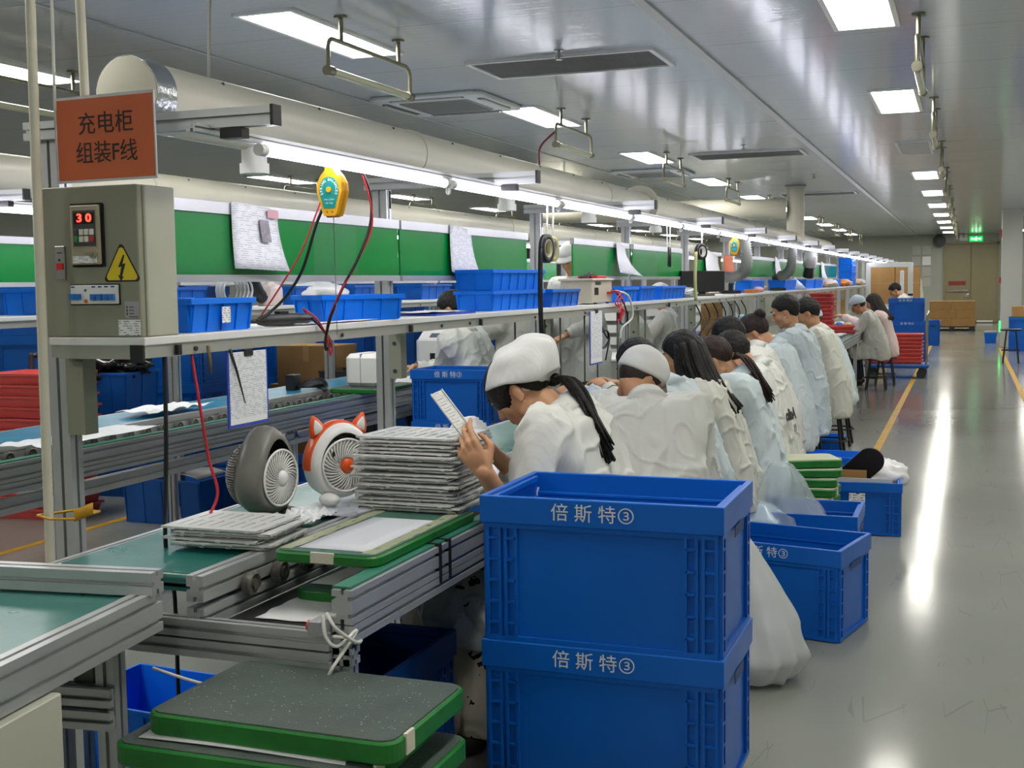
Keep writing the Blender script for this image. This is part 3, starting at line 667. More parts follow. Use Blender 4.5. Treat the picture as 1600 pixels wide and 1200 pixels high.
def floral():
    m = mat('floral_skirt_cloth', 'c9c2ae', .85); nt, b, L = nodes(m)
    tc = nt.nodes.new('ShaderNodeTexCoord')
    n = nt.nodes.new('ShaderNodeTexNoise'); n.inputs['Scale'].default_value = 11; n.inputs['Detail'].default_value = 1; n.inputs['Distortion'].default_value = 2.5; L(tc.outputs['Object'], n.inputs[0])
    v = nt.nodes.new('ShaderNodeTexNoise'); v.inputs['Scale'].default_value = 6; L(tc.outputs['Object'], v.inputs[0])
    a = nt.nodes.new('ShaderNodeMath'); a.operation = 'GREATER_THAN'; a.inputs[1].default_value = .53; L(n.outputs['Fac'], a.inputs[0])
    c = nt.nodes.new('ShaderNodeMath'); c.operation = 'GREATER_THAN'; c.inputs[1].default_value = .5; L(v.outputs['Fac'], c.inputs[0])
    ml = nt.nodes.new('ShaderNodeMath'); ml.operation = 'MULTIPLY'; L(a.outputs[0], ml.inputs[0]); L(c.outputs[0], ml.inputs[1])
    mx = nt.nodes.new('ShaderNodeMix'); mx.data_type = 'RGBA'; mx.inputs[6].default_value = lin('cfc8b6'); mx.inputs[7].default_value = lin('1a1917'); L(ml.outputs[0], mx.inputs[0]); L(mx.outputs[2], b.inputs['Base Color'])
    return m
def blob(mb, voxel, sm=5):
    """fuse overlapping solids into one smooth skin -> (co array, faces)"""
    me = mb.mesh('tmp', []); o = bpy.data.objects.new('tmp', me); COL.objects.link(o)
    r = o.modifiers.new('r', 'REMESH'); r.mode = 'VOXEL'; r.voxel_size = voxel
    if sm: s = o.modifiers.new('s', 'SMOOTH'); s.factor = .5; s.iterations = sm
    bpy.context.view_layer.update()
    m2 = bpy.data.meshes.new_from_object(o.evaluated_get(bpy.context.evaluated_depsgraph_get()))
    bpy.data.objects.remove(o); bpy.data.meshes.remove(me)
    co = np.empty(len(m2.vertices)*3); m2.vertices.foreach_get('co', co)
    no = np.empty(len(m2.vertices)*3); m2.vertices.foreach_get('normal', no)
    fs = [tuple(p.vertices) for p in m2.polygons]; bpy.data.meshes.remove(m2)
    return co.reshape(-1, 3), no.reshape(-1, 3), fs
def ik(a, b, l1, l2, pole):
    a, b = Vector(a), Vector(b); d = b-a; L = min(d.length, (l1+l2)*.995); dn = d.normalized()
    x = (l1*l1-l2*l2+L*L)/(2*L); y = math.sqrt(max(0, l1*l1-x*x))
    p = Vector(pole); p = (p-dn*p.dot(dn)).normalized()
    return a+dn*x+p*y, a+dn*L
def hand(mb, W, f, n, side, curl=.6, thumb=.5, s=1.):
    """wrist W, finger direction f, palm normal n (towards what it holds), side +1 when the thumb lies along n x f"""
    f = Vector(f).normalized(); n = Vector(n); n = (n-f*n.dot(f)).normalized(); l = n.cross(f)*side
    P = lambda a, b, c: W+(f*a+l*b+n*c)*s
    kn = []
    for k, (b, a) in enumerate(((.030, .088), (.010, .092), (-.010, .088), (-.028, .080))):
        mb.cap(P(.005, b*.55, 0), .0135*s, P(a, b, 0), .0115*s, 10); kn.append((a, b))
    mb.ell(P(.045, .002, 0), (.036*s, .036*s, .017*s), 12, None, 0, Matrix((f, l, n)).transposed())
    for k, (a, b) in enumerate(kn):
        L = (.040, .045, .042, .033)[k]; ang = curl*(.55+.12*k); q = Vector((a, b, 0)); r = .0092-.0006*k
        for j, (fr, ll) in enumerate(((1, 1), (1.9, .62), (2.5, .5))):
            e = q+Vector((math.cos(ang*fr)*L*ll, b*.08*(1 if j == 0 else .5), math.sin(ang*fr)*L*ll))
            mb.cap(P(*q), r*s, P(*e), (r-.0008)*s, 8); q = e; r -= .0008
    q = Vector((.018, .026, .004)); r = .0125
    for a, b, c in ((.052, .052, .008+.022*thumb), (.078, .052-.012*thumb, .014+.04*thumb), (.097, .046-.02*thumb, .016+.052*thumb)):
        mb.cap(P(*q), r*s, P(a, b, c), (r-.002)*s, 9); q = Vector((a, b, c)); r -= .0018
def wrinkle(co, no, amp, seed=0., fs=9.):
    out = co.copy(); N_ = noise.noise
    for i in range(len(co)):
        x, y, z = co[i]; wx = .05*N_(Vector((x*4+seed, y*4, z*4)))
        a = N_(Vector(((x+wx)*fs*.9+seed, (y+wx)*fs*.9, z*fs*.32)))
        b = N_(Vector(((x+z*.6)*fs*1.5+seed+9, (y+wx)*fs*1.5, (z-x*.5)*fs*.7)))
        c = N_(Vector((x*fs*3+seed, y*fs*3, z*fs*2)))
        out[i] = co[i]+no[i]*amp*((1-min(1, abs(a)*3.2))**2*.9-.5*max(0, a)+(1-min(1, abs(b)*4))**3*.75+.16*c)
    return out
def headmesh(mb, T):
    E = lambda c, r, n=18: mb.ell(c, r, n, T)
    E((-.012, 0, .018), (.096, .074, .092), 24); E((.028, 0, -.03), (.066, .060, .085), 20); E((.046, 0, -.086), (.040, .042, .030)); E((.066, 0, -.104), (.020, .022, .015), 12)
    for s in (-1, 1):
        E((.052, s*.036, -.038), (.032, .026, .024), 12); E((.010, s*.058, -.075), (.03, .014, .03), 10)
        E((.080, s*.028, .008), (.014, .026, .009), 10)
        E((-.010, s*.078, -.030), (.018, .008, .029), 12); E((-.016, s*.085, -.024), (.012, .006, .023), 10); E((-.004, s*.082, -.052), (.010, .007, .010), 8)
    mb.add(*capm((.088, 0, .0), .008, (.107, 0, -.036), .0115), T=T); E((.096, 0, -.043), (.012, .0165, .009), 10)
    E((.086, 0, -.066), (.011, .021, .007), 10); E((.084, 0, -.076), (.011, .018, .007), 10)
def capm(p0, r0, p1, r1):
    m = MB().cap(p0, r0, p1, r1, 10); return m.v, m.f
def hair_line(x, kind):
    t = {'short': [(.11, .062), (.08, .055), (.055, .035), (.04, .0), (.015, .0), (.0, .004), (-.02, -.01), (-.035, -.05), (-.07, -.085), (-.12, -.09)],
         'fringe': [(.115, -.03), (.095, -.022), (.075, -.03), (.045, -.055), (.024, -.012), (-.01, .004), (-.03, -.03), (-.06, -.085), (-.12, -.09)],
         'buzz': [(.11, .062), (.08, .055), (.055, .035), (.04, .0), (.015, .0), (.0, -.01), (-.02, -.05), (-.035, -.09), (-.12, -.13)],
         'long': [(.11, .052), (.088, .045), (.066, .02), (.04, -.02), (.022, -.07), (.0, -.10), (-.12, -.11)],
         'cap': [(.12, .040), (.08, .034), (.04, .026), (-.02, .0), (-.06, -.02), (-.13, -.045)],
         'bun': [(.11, .058), (.08, .05), (.05, .02), (.02, .006), (-.02, -.01), (-.04, -.06), (-.12, -.085)],
         'capw': [(.14, .060), (.10, .056), (.05, .036), (.0, .012), (-.05, -.03), (-.09, -.055), (-.14, -.06)]}[kind]
    x = max(min(x, t[0][0]), t[-1][0])
    for (a, za), (b, zb) in zip(t, t[1:]):
        if b <= x <= a: return zb+(za-zb)*(x-b)/(a-b)
    return t[-1][1]
def shell(T, c, r, kind, nu=72, nv=56, amp=.004, fr=60., seed=0., stretch=(1, 1, 1), tuck=.80):
    """hair or cap as a skin over the skull; outside its hairline it dives into the head"""
    mb = MB(); vs = []
    for j in range(nv+1):
        t = PI*j/nv
        for i in range(nu):
            a = 2*PI*i/nu; d = Vector((math.sin(t)*math.cos(a), math.sin(t)*math.sin(a), math.cos(t)))
            p = Vector(c)+Vector((d.x*r[0], d.y*r[1], d.z*r[2])); dz = p.z-hair_line(p.x, kind)
            k = min(1, max(0, (dz+.008)/.016)); k = k*k*(3-2*k)
            nz = noise.noise(Vector((p.x*fr*stretch[0]+seed, p.y*fr*stretch[1], p.z*fr*stretch[2])))
            ro = 1+nz*amp/.1*k; p = Vector(c)+Vector((d.x*r[0], d.y*r[1], d.z*r[2]))*(ro*(k+(1-k)*tuck))
            vs.append(p)
    fs = [(j*nu+i, (j+1)*nu+i, (j+1)*nu+(i+1) % nu, j*nu+(i+1) % nu) for j in range(nv) for i in range(nu)]
    return mb.add(vs, fs, 0, True, T)
def person(label, x, y, seat=.5, face=180., lean=(18, 30, 45), head=(35, 0, 0), hands=None, smock=SMW, hem=.36, hair='short', hm=None, capc=None, trousers=NAVY, vox=.009, side=0., tw=0., arms=(1, 1), scale=1., stand=False, cuff=.72, seed=0., knees=None, skirt=None, locks=None, belly=1., group=None, hw=None, lap=.8, pole=(-.3, .45, -.7), hx=None, hz=None):
    seat = seat/scale; hz = hz/scale if hz else None; hem = hem/scale
    hm = hm or HAIRB
    sd = math.radians(side); Dv = lambda a: Vector((math.sin(a), math.sin(sd)*math.cos(a), math.cos(a)))
    P = Vector((0, 0, (.92 if stand else seat+.11)))
    a1, a2, a3 = (math.radians(v) for v in lean)
    t1, t2, t3 = (.23, .29, .175) if stand else (.20, .255, .165)
    for it in range(14):                               # sit clear of the rail: lean a little more when too close to it
        off = Dv(a1)*t1+Dv(a2)*t2+Dv(a3)*t3
        if hz: P.z = hz-off.z; seat = P.z-.11
        if stand or hx is None or hx+off.x*scale > -1.05 or hx < -2 or P.z*scale > .535: break
        a1 += .02; a2 += .035
    Mi = P+Dv(a1)*t1; N = Mi+Dv(a2)*t2; Hc = N+Dv(a3)*t3
    if hx is not None: x = hx-Hc.x*scale*math.cos(math.radians(face))
    t = empty('person', (x, y, 0), math.radians(face), label, 'person', group); t.scale = (scale,)*3
    R = Matrix.Rotation(math.radians(tw), 3, 'Z')
    ax = Dv(a2); fw = R @ Vector((math.cos(a2), 0, -math.sin(a2)))
    S = [N-ax*.055+fw*.015+R @ Vector((0, s*.175, 0)) for s in (-1, 1)]
    hp, hy, hr = (math.radians(v) for v in head)
    RH = Matrix.Rotation(hy, 4, 'Z') @ Matrix.Rotation(hp, 4, 'Y') @ Matrix.Rotation(hr, 4, 'X'); TH = Matrix.Translation(Hc) @ RH
    if hw:                                             # hand targets given in room coordinates
        W_ = Matrix.Rotation(-math.radians(face), 3, 'Z')
        hands = [(*(W_ @ (Vector(q[:3])-Vector((x, y, 0)))/scale), W_ @ Vector(q[3]), W_ @ Vector(q[4]), q[5]) for q in hw]
    hands = hands or [(.56, -.09, .95), (.56, .09, .95)]
    arm = []
    for k, s in enumerate((-1, 1)):
        e, w = ik(S[k], hands[k][:3], .30, .26, (pole[0], s*pole[1], pole[2])); arm.append((S[k], e, w))
    # ---- body: one skin from head to feet
    b = MB(); headmesh(b, TH)
    b.cap(Hc+RH.to_3x3() @ Vector((-.022, 0, -.05)), .050, N-ax*.02+fw*.02, .050, 14)
    b.ell(Mi.lerp(N, .45)+fw*.02, (.07, .12, .13), 16); b.ell(P.lerp(Mi, .5)+fw*.01, (.075, .12, .15), 16); b.ell(P, (.10, .14, .10), 16)
    kn = knees or [(.40, -.13, seat-.02), (.40, .13, seat-.02)]
    legs = []
    for k, s in enumerate((-1, 1)):
        hip = P+Vector((0, s*.09, -.03))
        if stand: K = Vector((.03, s*.1, .48)); A = Vector((-.01, s*.11, .09))
        else: K = Vector(kn[k]); A = Vector((K.x-.06, K.y, .09)) if seat < .6 else Vector((K.x-.12, K.y, .2))
        legs.append((hip, K, A))
        b.chain([hip, K, A], [.085, .056, .038], 12)
        b.ell(A+Vector((.06, 0, -.055)), (.115, .042, .03), 12); b.ell(A+Vector((-.01, 0, -.04)), (.045, .036, .045), 10)
        b.cap(N-ax*.06+fw*.01, .04, arm[k][0]-ax*.02, .045, 10); b.chain([arm[k][0], arm[k][1], arm[k][2]], [.048, .038, .026], 10)
    co, no, fs = blob(b, vox*.8, 4)
    body = MB(); body.add([tuple(p) for p in co], fs, 0, True)
    for k, s in enumerate((-1, 1)):
        if not arms[k]: continue
        S0, e, w = arm[k]; f = (w-e).normalized(); hb = MB()
        hb.cap(w-f*.05, .027, w, .0245, 10); hb.cap(w-f*.09, .030, w-f*.03, .027, 10)
        fd = Vector(hands[k][3]) if len(hands[k]) > 3 else f+Vector((.1, -s*.25, -.25))
        pn = Vector(hands[k][4]) if len(hands[k]) > 4 else Vector((.2, -s*.5, -.9))
        hand(hb, w, fd, pn, s, hands[k][5] if len(hands[k]) > 5 else .6, .6)
        c2, n2, f2 = blob(hb, .0042 if vox < .008 else .006, 2); body.add([tuple(p) for p in c2], f2, 0, True)
    body.build('body', SKIN, t)
    # ---- face details
    for s in (-1, 1):
        for nm, pts, rs in (('eyebrow', [(.082, s*.046, .020), (.095, s*.030, .026), (.098, s*.014, .021)], [.002, .0035, .003]), ('eyelash', [(.078, s*.044, -.008), (.089, s*.032, -.011), (.091, s*.019, -.010)], [.0015, .003, .002])):
            m_ = MB().tube(pts, rs, 6); m_.v = [tuple(TH @ Vector(p)) for p in m_.v]; m_.build(nm, HAIRB, t)
    # ---- smock
    g = MB(); Sl, Sr = S; V = Vector
    g.cap(Sl-ax*.01, .080, Sr-ax*.01, .080, 14); g.cap(N-ax*.03, .075, N-ax*.09, .10, 12)
    for q in (-1, 0, 1):
        u = R @ V((0, q*.095, 0)); lo_ = P+V((-.035, q*.105, .02))
        g.cap(N-ax*.10+u-fw*.012, .098, lo_, .122, 14)
        g.cap(N-ax*.15+u+fw*.045, .078, P+V((.06, q*.10, .05)), .105*belly, 14)
        if stand: g.cap(lo_, .122, V((-.02, q*.13, hem)), .13, 14); g.cap(P+V((.06, q*.1, .05)), .105, V((.05, q*.13, hem)), .12, 14)
        else: g.cap(lo_, .122, V((-.085, q*.145, hem+.03)), .095, 14)
    for k, s in enumerate((-1, 1)):
        A, e, w = arm[k]; c = e.lerp(w, cuff)
        g.chain([A, e, c], [.080, .066, .052], 12); g.cap(A-ax*.03, .085, A-ax*.11-fw*.01+R @ V((0, -s*.05, 0)), .10, 12)
        if not stand:
            g.cap(P+V((0, s*.1, -.03)), .108, V(kn[k])*lap+P*(1-lap)+V((0, 0, -.02)), .078, 14)
            for f_ in ((.15, .4, .65) if lap < .9 else (.15, .4, .65, .92)): b0 = P.lerp(V(kn[k]), f_); g.cap(b0+V((0, s*.05, 0)), .10, V((b0.x*.9-.03, s*.15, max(hem+.03, b0.z-.17))), .075, 12)
    co, no, fs = blob(g, vox, 14)
    co = wrinkle(co, no, .0135 if vox < .009 else .010, seed*3.7, 8.)
    hz = hem+.012*np.sin(co[:, 1]*22+seed)+.01*np.sin(co[:, 0]*17)
    co[:, 2] = np.maximum(co[:, 2], hz-.004)
    sk = MB(); sk.add([tuple(p) for p in co], fs, 0, True)
    for k in (0, 1):                                   # cuffs and collar
        A, e, w = arm[k]; f = (w-e).normalized(); c = e.lerp(w, cuff)+f*.03
        sk.cyl(c, c+f*.03, .046, 16, 0, .043, True, False)
    sk.build('smock', smock, t)
    cl = MB(); nd = (Hc-N).normalized(); nd = (nd+ax*.6).normalized(); T2 = Matrix.Translation(N-ax*.022+fw*.006) @ nd.to_track_quat('Z', 'X').to_matrix().to_4x4()
    cl.lathe([(.084, -.02), (.074, .012), (.066, .040), (.069, .043), (.084, .012), (.10, -.022)], 24, 0, T2); cl.build('collar', smock, t)
    # ---- legs and feet
    l = MB()
    for hip, K, A in legs: l.chain([hip, K, A+Vector((0, 0, .03))], [.10, .074, .055], 12)
    if skirt:
        l = MB()
        for k, s in enumerate((-1, 1)):
            l.chain([legs[k][0], legs[k][1]+Vector((.02, 0, 0)), Vector((legs[k][1].x+.04, s*.16, .12))], [.13, .11, .10], 14)
            l.cap((.05, s*.1, .3), .15, (.12, s*.12, .12), .15, 14)
        l.cap(legs[0][1]*.5+legs[1][1]*.5, .12, (legs[0][1].x+.02, 0, .14), .19, 12); l.cap(legs[0][1]*.5+legs[1][1]*.5-Vector((.1, 0, 0)), .12, (legs[0][1].x-.14, 0, .14), .19, 12)
    co, no, fs = blob(l, vox*1.3, 3); co = wrinkle(co, no, .012 if skirt else .005, seed, 9)
    if skirt: co[:, 2] = np.maximum(co[:, 2], .07)
    l = MB(); l.add([tuple(p) for p in co], fs, 0, True); l.build('skirt' if skirt else 'trousers', skirt or trousers, t)
    for hip, K, A in legs:
        s_ = MB(); s_.ell(A+Vector((.06, 0, -.05)), (.125, .048, .034), 14); s_.ell(A+Vector((-.01, 0, -.045)), (.055, .042, .042), 12)
        s_.v = [(p[0], p[1], max(p[2], A.z-.09)) for p in s_.v]; s_.build('shoe', SLIP if trousers is BLK else SHOE, t)
    # ---- hair and cap
    if hair == 'cap2':
        shell(TH, (-.010, 0, .012), (.099, .078, .100), 'buzz', amp=.002, tuck=.86).build('hair', mat('cropped_hair', '2e2019', .6, var=.3, vs=90), t)
        shell(TH, (-.012, 0, .024), (.112, .092, .106), 'cap', amp=.006, fr=18, seed=seed).build('cap', capc or CAPM, t)
        br = MB(); br.grid(lambda u, v: ((.085+.055*v)*math.cos((u-.5)*1.9)+.0, (.085+.02*v)*math.sin((u-.5)*1.9), .046-.035*v), 14, 4, 0, .003); br.v = [tuple(TH @ Vector(p)) for p in br.v]; br.build('cap_brim', capc or CAPM, t)
    elif hair == 'capw':
        hb = shell(TH, (-.006, 0, .010), (.108, .085, .102), 'fringe', amp=.002, fr=90, stretch=(.3, 1, .3))
        hb.build('hair', hm, t)
        shell(TH, (-.046, 0, .014), (.130, .102, .100), 'capw', 110, 90, .016, 13, seed, tuck=.78, stretch=(1, 1.6, 1)).build('cap', capc or CAPM, t)
    else:
        kind = {'short': 'short', 'long': 'long', 'tail': 'fringe', 'bun': 'bun'}[hair]
        shell(TH, (-.010, 0, .014), (.105, .084, .103), kind, amp=.005, fr=55 if hair == 'short' else 80, seed=seed, stretch=(1, 1, 1) if hair == 'short' else (.3, 1, .3)).build('hair', hm, t)
        if hair == 'bun':
            q = MB(); q.ell((-.105, 0, .055), (.042, .045, .040), 16, TH); q.ell((-.112, .02, .06), (.03, .026, .03), 12, TH); q.ell((-.112, -.022, .052), (.028, .026, .03), 12, TH); q.build('hair_bun', hm, t)
    if locks:
        rr = random.Random(int(seed*100)+5); L = MB()
        mode, ln, rad = locks; B = RH.to_3x3()
        if mode == 'tail':
            root = TH @ Vector((-.112, 0, -.07)); back = B @ Vector((-1, 0, .1)); base = root-back*.03
            tip = Vector((N.x-.165, .075, root.z-ln))
            for i in range(46):
                o = Vector((rr.gauss(0, 1), rr.gauss(0, 1), 0))*.35; tt = tip+Vector((rr.gauss(0, .011), rr.gauss(0, .014), rr.uniform(0, .07)))
                pts = bez(base+o*.010, root+back*.05+o*.03, root+back*.06+Vector((-.03, .04, -ln*.3))+o*.05, tt, 9)
                L.tube(pts, [rad*(.5+.9*math.sin(PI*min(1, .15+j/9*.9)))*.40 for j in range(10)], 5)
            L.ell(root-back*.006, .019, 12)
        else:
            for i in range(90):
                ph = math.radians(rr.uniform(-102, 102)); st = Vector((-.012-.1*math.cos(ph), .083*math.sin(ph), rr.uniform(-.03, .03)))
                s0 = TH @ st; out = (B @ Vector((-math.cos(ph), math.sin(ph), 0))).normalized()
                end = N+Vector((-.12-.05*math.cos(ph)+rr.gauss(0, .012), .15*math.sin(ph)+rr.gauss(0, .012), .03-ln*rr.uniform(.75, 1.05)))
                if abs(ph) > 1.5: end += Vector((.07, 0, 0))
                pts = bez(TH @ (st*.9+Vector((0, 0, .03))), s0+out*.025+Vector((0, 0, -.05)), s0+out*.055+Vector((0, 0, -.16)), end, 10)
                L.tube(pts, [rad*(1.-.55*(j/10)**2) for j in range(11)], 6, flat=.6)
        L.build('ponytail' if mode == 'tail' else 'long_hair', hm, t)
    return t, dict(x=x, seat=seat*scale, P=P, N=N, H=Hc, arm=arm, TH=TH)
def stool(x, y, h, label, r=.15, group='black work stools'):
    t = empty('stool', (x, y, 0), 0, label, 'stool', group)
    MB().lathe([(.01, h-.03), (r-.01, h-.03), (r, h-.02), (r, h-.008), (r-.015, h), (.01, h)], 24).build('seat', BLACK, t)
    for k in range(4):
        a = PI/4+k*PI/2; MB().cyl((.1*math.cos(a), .1*math.sin(a), h-.03), (.17*math.cos(a), .17*math.sin(a), 0), .011, 8).build('leg', BLACK, t)
    MB().tube([(.145*math.cos(2*PI*i/20), .145*math.sin(2*PI*i/20), h*.38) for i in range(20)], .008, 6, closed=True).build('foot_ring', BLACK, t)
    return t
# ---- the workers along the near line
CREW = []
w1, i1 = person('woman in white cap with long black ponytail inspecting a white plate, nearest the camera', 0, 3.38, .41, 180, (4, 16, 66), (44, 0, 0),
    None, SMW, .36, 'capw', HAIRB, CAPM, vox=.0075, seed=1.3, cuff=.45, locks=('tail', .25, .016), skirt=floral(), knees=[(.44, -.13, .45), (.44, .13, .45)], hx=-1.245, hz=1.098, scale=.96, lap=1.02, pole=(.1, .12, -.8), hw=[(-1.36, 3.44, .895, (-.45, -.55, .45), (-.35, -.45, -.6), .9), (-1.195, 2.985, .90, (-.55, -.05, .75), (-.30, .85, .40), .85)])
CREW.append((w1, i1))
CREW.append(person('man in white peaked cap seen from behind, bending over his work', 0, 4.30, .41, 112, (4, 20, 66), (50, -60, 0), [(.30, -.08, .84), (.30, .10, .84)], SMW, .34, 'cap2', None, CAPM, vox=.008, seed=2.1, belly=1.1, hx=-1.16, hz=1.035, scale=.96))
CREW.append(person('man with cropped dark hair almost hidden behind the white cap man', 0, 5.03, .38, 165, (6, 20, 58), (30, -12, 0), None, SMB, .36, 'short', HAIRB, seed=3.3, hx=-1.325, hz=1.05, scale=.96))
CREW.append(person('woman with long straight black hair over a white smock', 0, 5.57, .40, 180, (2, 10, 36), (16, 6, 0), None, SMG, .36, 'long', HAIRB, seed=4.2, locks=('long', .19, .014), vox=.008, hx=-1.235, hz=1.065, scale=.96))
CREW.append(person('woman with brown ponytail bending low between the long haired woman and the printed smock', 0, 6.06, .36, 180, (3, 12, 62), (40, 0, 0), None, SMB, .34, 'tail', HAIRN, seed=5.1, locks=('tail', .24, .015), hx=-1.187, hz=1.015, scale=.96))
m5, i5 = person('man with faded short hair and black print on the back of his smock', 0, 6.6, .36, 172, (3, 12, 62), (36, 0, 0), None, SMW, .40, 'short', HAIRB, seed=6.4, vox=.008, hx=-1.193, hz=1.02, scale=.96)
CREW.append((m5, i5))
CREW.append(person('man with shaggy black hair leaning far over in a wide white smock', 0, 7.14, .42, 180, (8, 22, 62), (44, 0, 0), None, SMW, .36, 'short', HAIRB, seed=7.7, belly=1.15, hx=-1.302, hz=1.08, scale=.96))
CREW.append(person('woman with a dark red-brown bun leaning in beside the shaggy haired man', 0, 7.75, .42, 180, (6, 18, 58), (42, 0, 0), None, SMB, .36, 'bun', HAIRR, seed=8.2, hx=-1.259, hz=1.08, scale=.96))
CREW.append(person('upright man with short black hair in a pale blue smock', 0, 8.66, .46, 180, (4, 12, 30), (22, 4, 0), None, SMB, .34, 'short', HAIRB, seed=9.4, vox=.008, hx=-1.188, hz=1.19, scale=.96))
CREW.append(person('dark haired worker in a grey-white smock just behind the upright man', 0, 9.6, .44, 180, (6, 14, 34), (30, 0, 0), None, SMG, .36, 'short', HAIRB, seed=10.1, hx=-1.15, hz=1.155, scale=.96))
CREW.append(person('person bent behind the upright man wearing a pale cap', 0, 10.6, .42, 180, (8, 20, 46), (36, 0, 0), None, SMB, .36, 'cap2', None, CAPB, seed=10.9, vox=.011, hx=-1.241, hz=1.06, scale=.96))
CREW.append(person('woman in pale blue cap sitting at the far table beside the red trays', 0, 16.0, .54, 180, (8, 24, 46), (38, 0, 0), [(.5, -.12, .82), (.5, .12, .82)], SMG, .40, 'cap2', None, CAPB, seed=11.3, vox=.011, trousers=BLK, hx=-1.287, hz=1.08, scale=.94))
CREW.append(person('woman with dark head covering and pale pink smock at the far table', 0, 16.75, .56, 180, (4, 14, 34), (22, 0, 0), None, SMP, .40, 'long', mat('dark_head_scarf', '2c2622', .8), seed=12.2, vox=.011, locks=('long', .14, .02), hx=-1.15, hz=1.10, scale=.96))
CREW.append(person('man with short dark hair bent over behind the stacked blue crates far back', 0, 21.6, .62, 180, (14, 30, 46), (40, 0, 0), None, SMW, .40, 'short', HAIRB, seed=13.1, vox=.012, hx=-1.13, hz=1.215))
CREW.append(person('standing man in long grey-white coat near the far wall', -1.28, 36, .5, 175, (0, 2, 8), (10, 10, 0), [(.10, -.24, .82), (.12, .24, .84)], SMG, .72, 'short', HAIRB, stand=True, seed=14.4, vox=.013))
MB_ = lettering('olinA', .085, BLACK, m5, (0, 0, 0), ext=.001, bold=.004, name='smock_print')
# the print lies on the smock's back
_P, _N = i5['P'], i5['N']
_dir = (_N-_P).normalized(); _bk = Vector((-_dir.z, 0, _dir.x))
MB_.matrix_local = Matrix.Translation(_P+_dir*.16+_bk*.172+Vector((0, .06, 0))) @ Matrix((Vector((0, -1, 0)), _dir, Vector((0, -1, 0)).cross(_dir))).transposed().to_4x4()
ML = lettering('! !', .05, BLACK, m5, (0, 0, 0), ext=.001, bold=.003, name='smock_print')
ML.matrix_local = Matrix.Translation(_P+_dir*.08+_bk*.176+Vector((0, .02, 0))) @ Matrix((Vector((0, -1, 0)), _dir, Vector((0, -1, 0)).cross(_dir))).transposed().to_4x4()
for (o, f_), nm in zip(CREW, ('the capped ponytail woman', 'the white cap man', 'the hidden cropped haired man', 'the long haired woman', 'the brown ponytail woman', 'the man with the printed smock', 'the shaggy haired man', 'the woman with a bun', 'the upright man', 'the worker behind the upright man', 'the bent person in a pale cap', 'the far woman in a pale blue cap', 'the woman in pink', 'the far bent man')):
    stool(o.location.x, o.location.y, f_['seat']-.05, 'black stool under '+nm)
# ---- workers of the second line and beyond, seen under the shelf
CREW.append(person('worker in white smock seen from behind, seated at the second line', 0, 7.38, .52, 175, (8, 20, 28), (30, 0, 0), [(.42, .12, .86), (.42, -.14, .86)], SMW, .36, 'short', HAIRB, seed=15.2, belly=1.15, hx=-3.18, hz=1.25))
stool(CREW[15][0].location.x, 7.38, CREW[15][1]['seat']-.05, 'black stool under the worker seen from behind at the second line')
CREW.append(person('standing worker in white behind the black tape strip', -2.88, 9.3, .5, 250, (4, 10, 20), (25, 0, 0), [(.30, -.12, 1.05), (.32, .1, 1.0)], SMW, .62, 'cap2', None, CAPM, stand=True, seed=16.3, vox=.011))
CREW.append(person('standing worker in grey-white left of the black tape strip', -3.08, 8.45, .5, 185, (4, 10, 20), (25, 0, 0), [(.30, -.12, 1.05), (.32, .1, 1.0)], SMG, .62, 'cap2', None, CAPM, stand=True, seed=17.3, vox=.011))
CREW.append(person('dark haired worker behind the dark rods under the shelf', -2.92, 11.4, .5, 200, (6, 14, 24), (25, 0, 0), [(.34, -.12, .95), (.34, .1, .95)], SMG, .40, 'short', HAIRB, seed=18.3, vox=.011))
stool(-2.92, 11.4, .43, 'black stool under the worker behind the dark rods')
CREW.append(person('worker in white reaching out a hand under the shelf', -2.75, 12.0, .55, 190, (6, 12, 20), (25, 0, 0), [(.40, -.12, 1.0), (.40, .12, 1.0)], SMW, .40, 'cap2', None, CAPM, seed=19.3, vox=.011))
stool(-2.75, 12.0, .48, 'black stool under the worker reaching out a hand')
CREW.append(person('worker in white cap beyond the white bench stuff at mid distance', -2.75, 15.6, .5, 180, (14, 30, 44), (36, 0, 0), None, SMB, .40, 'cap2', None, CAPM, seed=20.3, vox=.012))
stool(-2.75, 15.6, .43, 'black stool under the mid distance white cap worker')
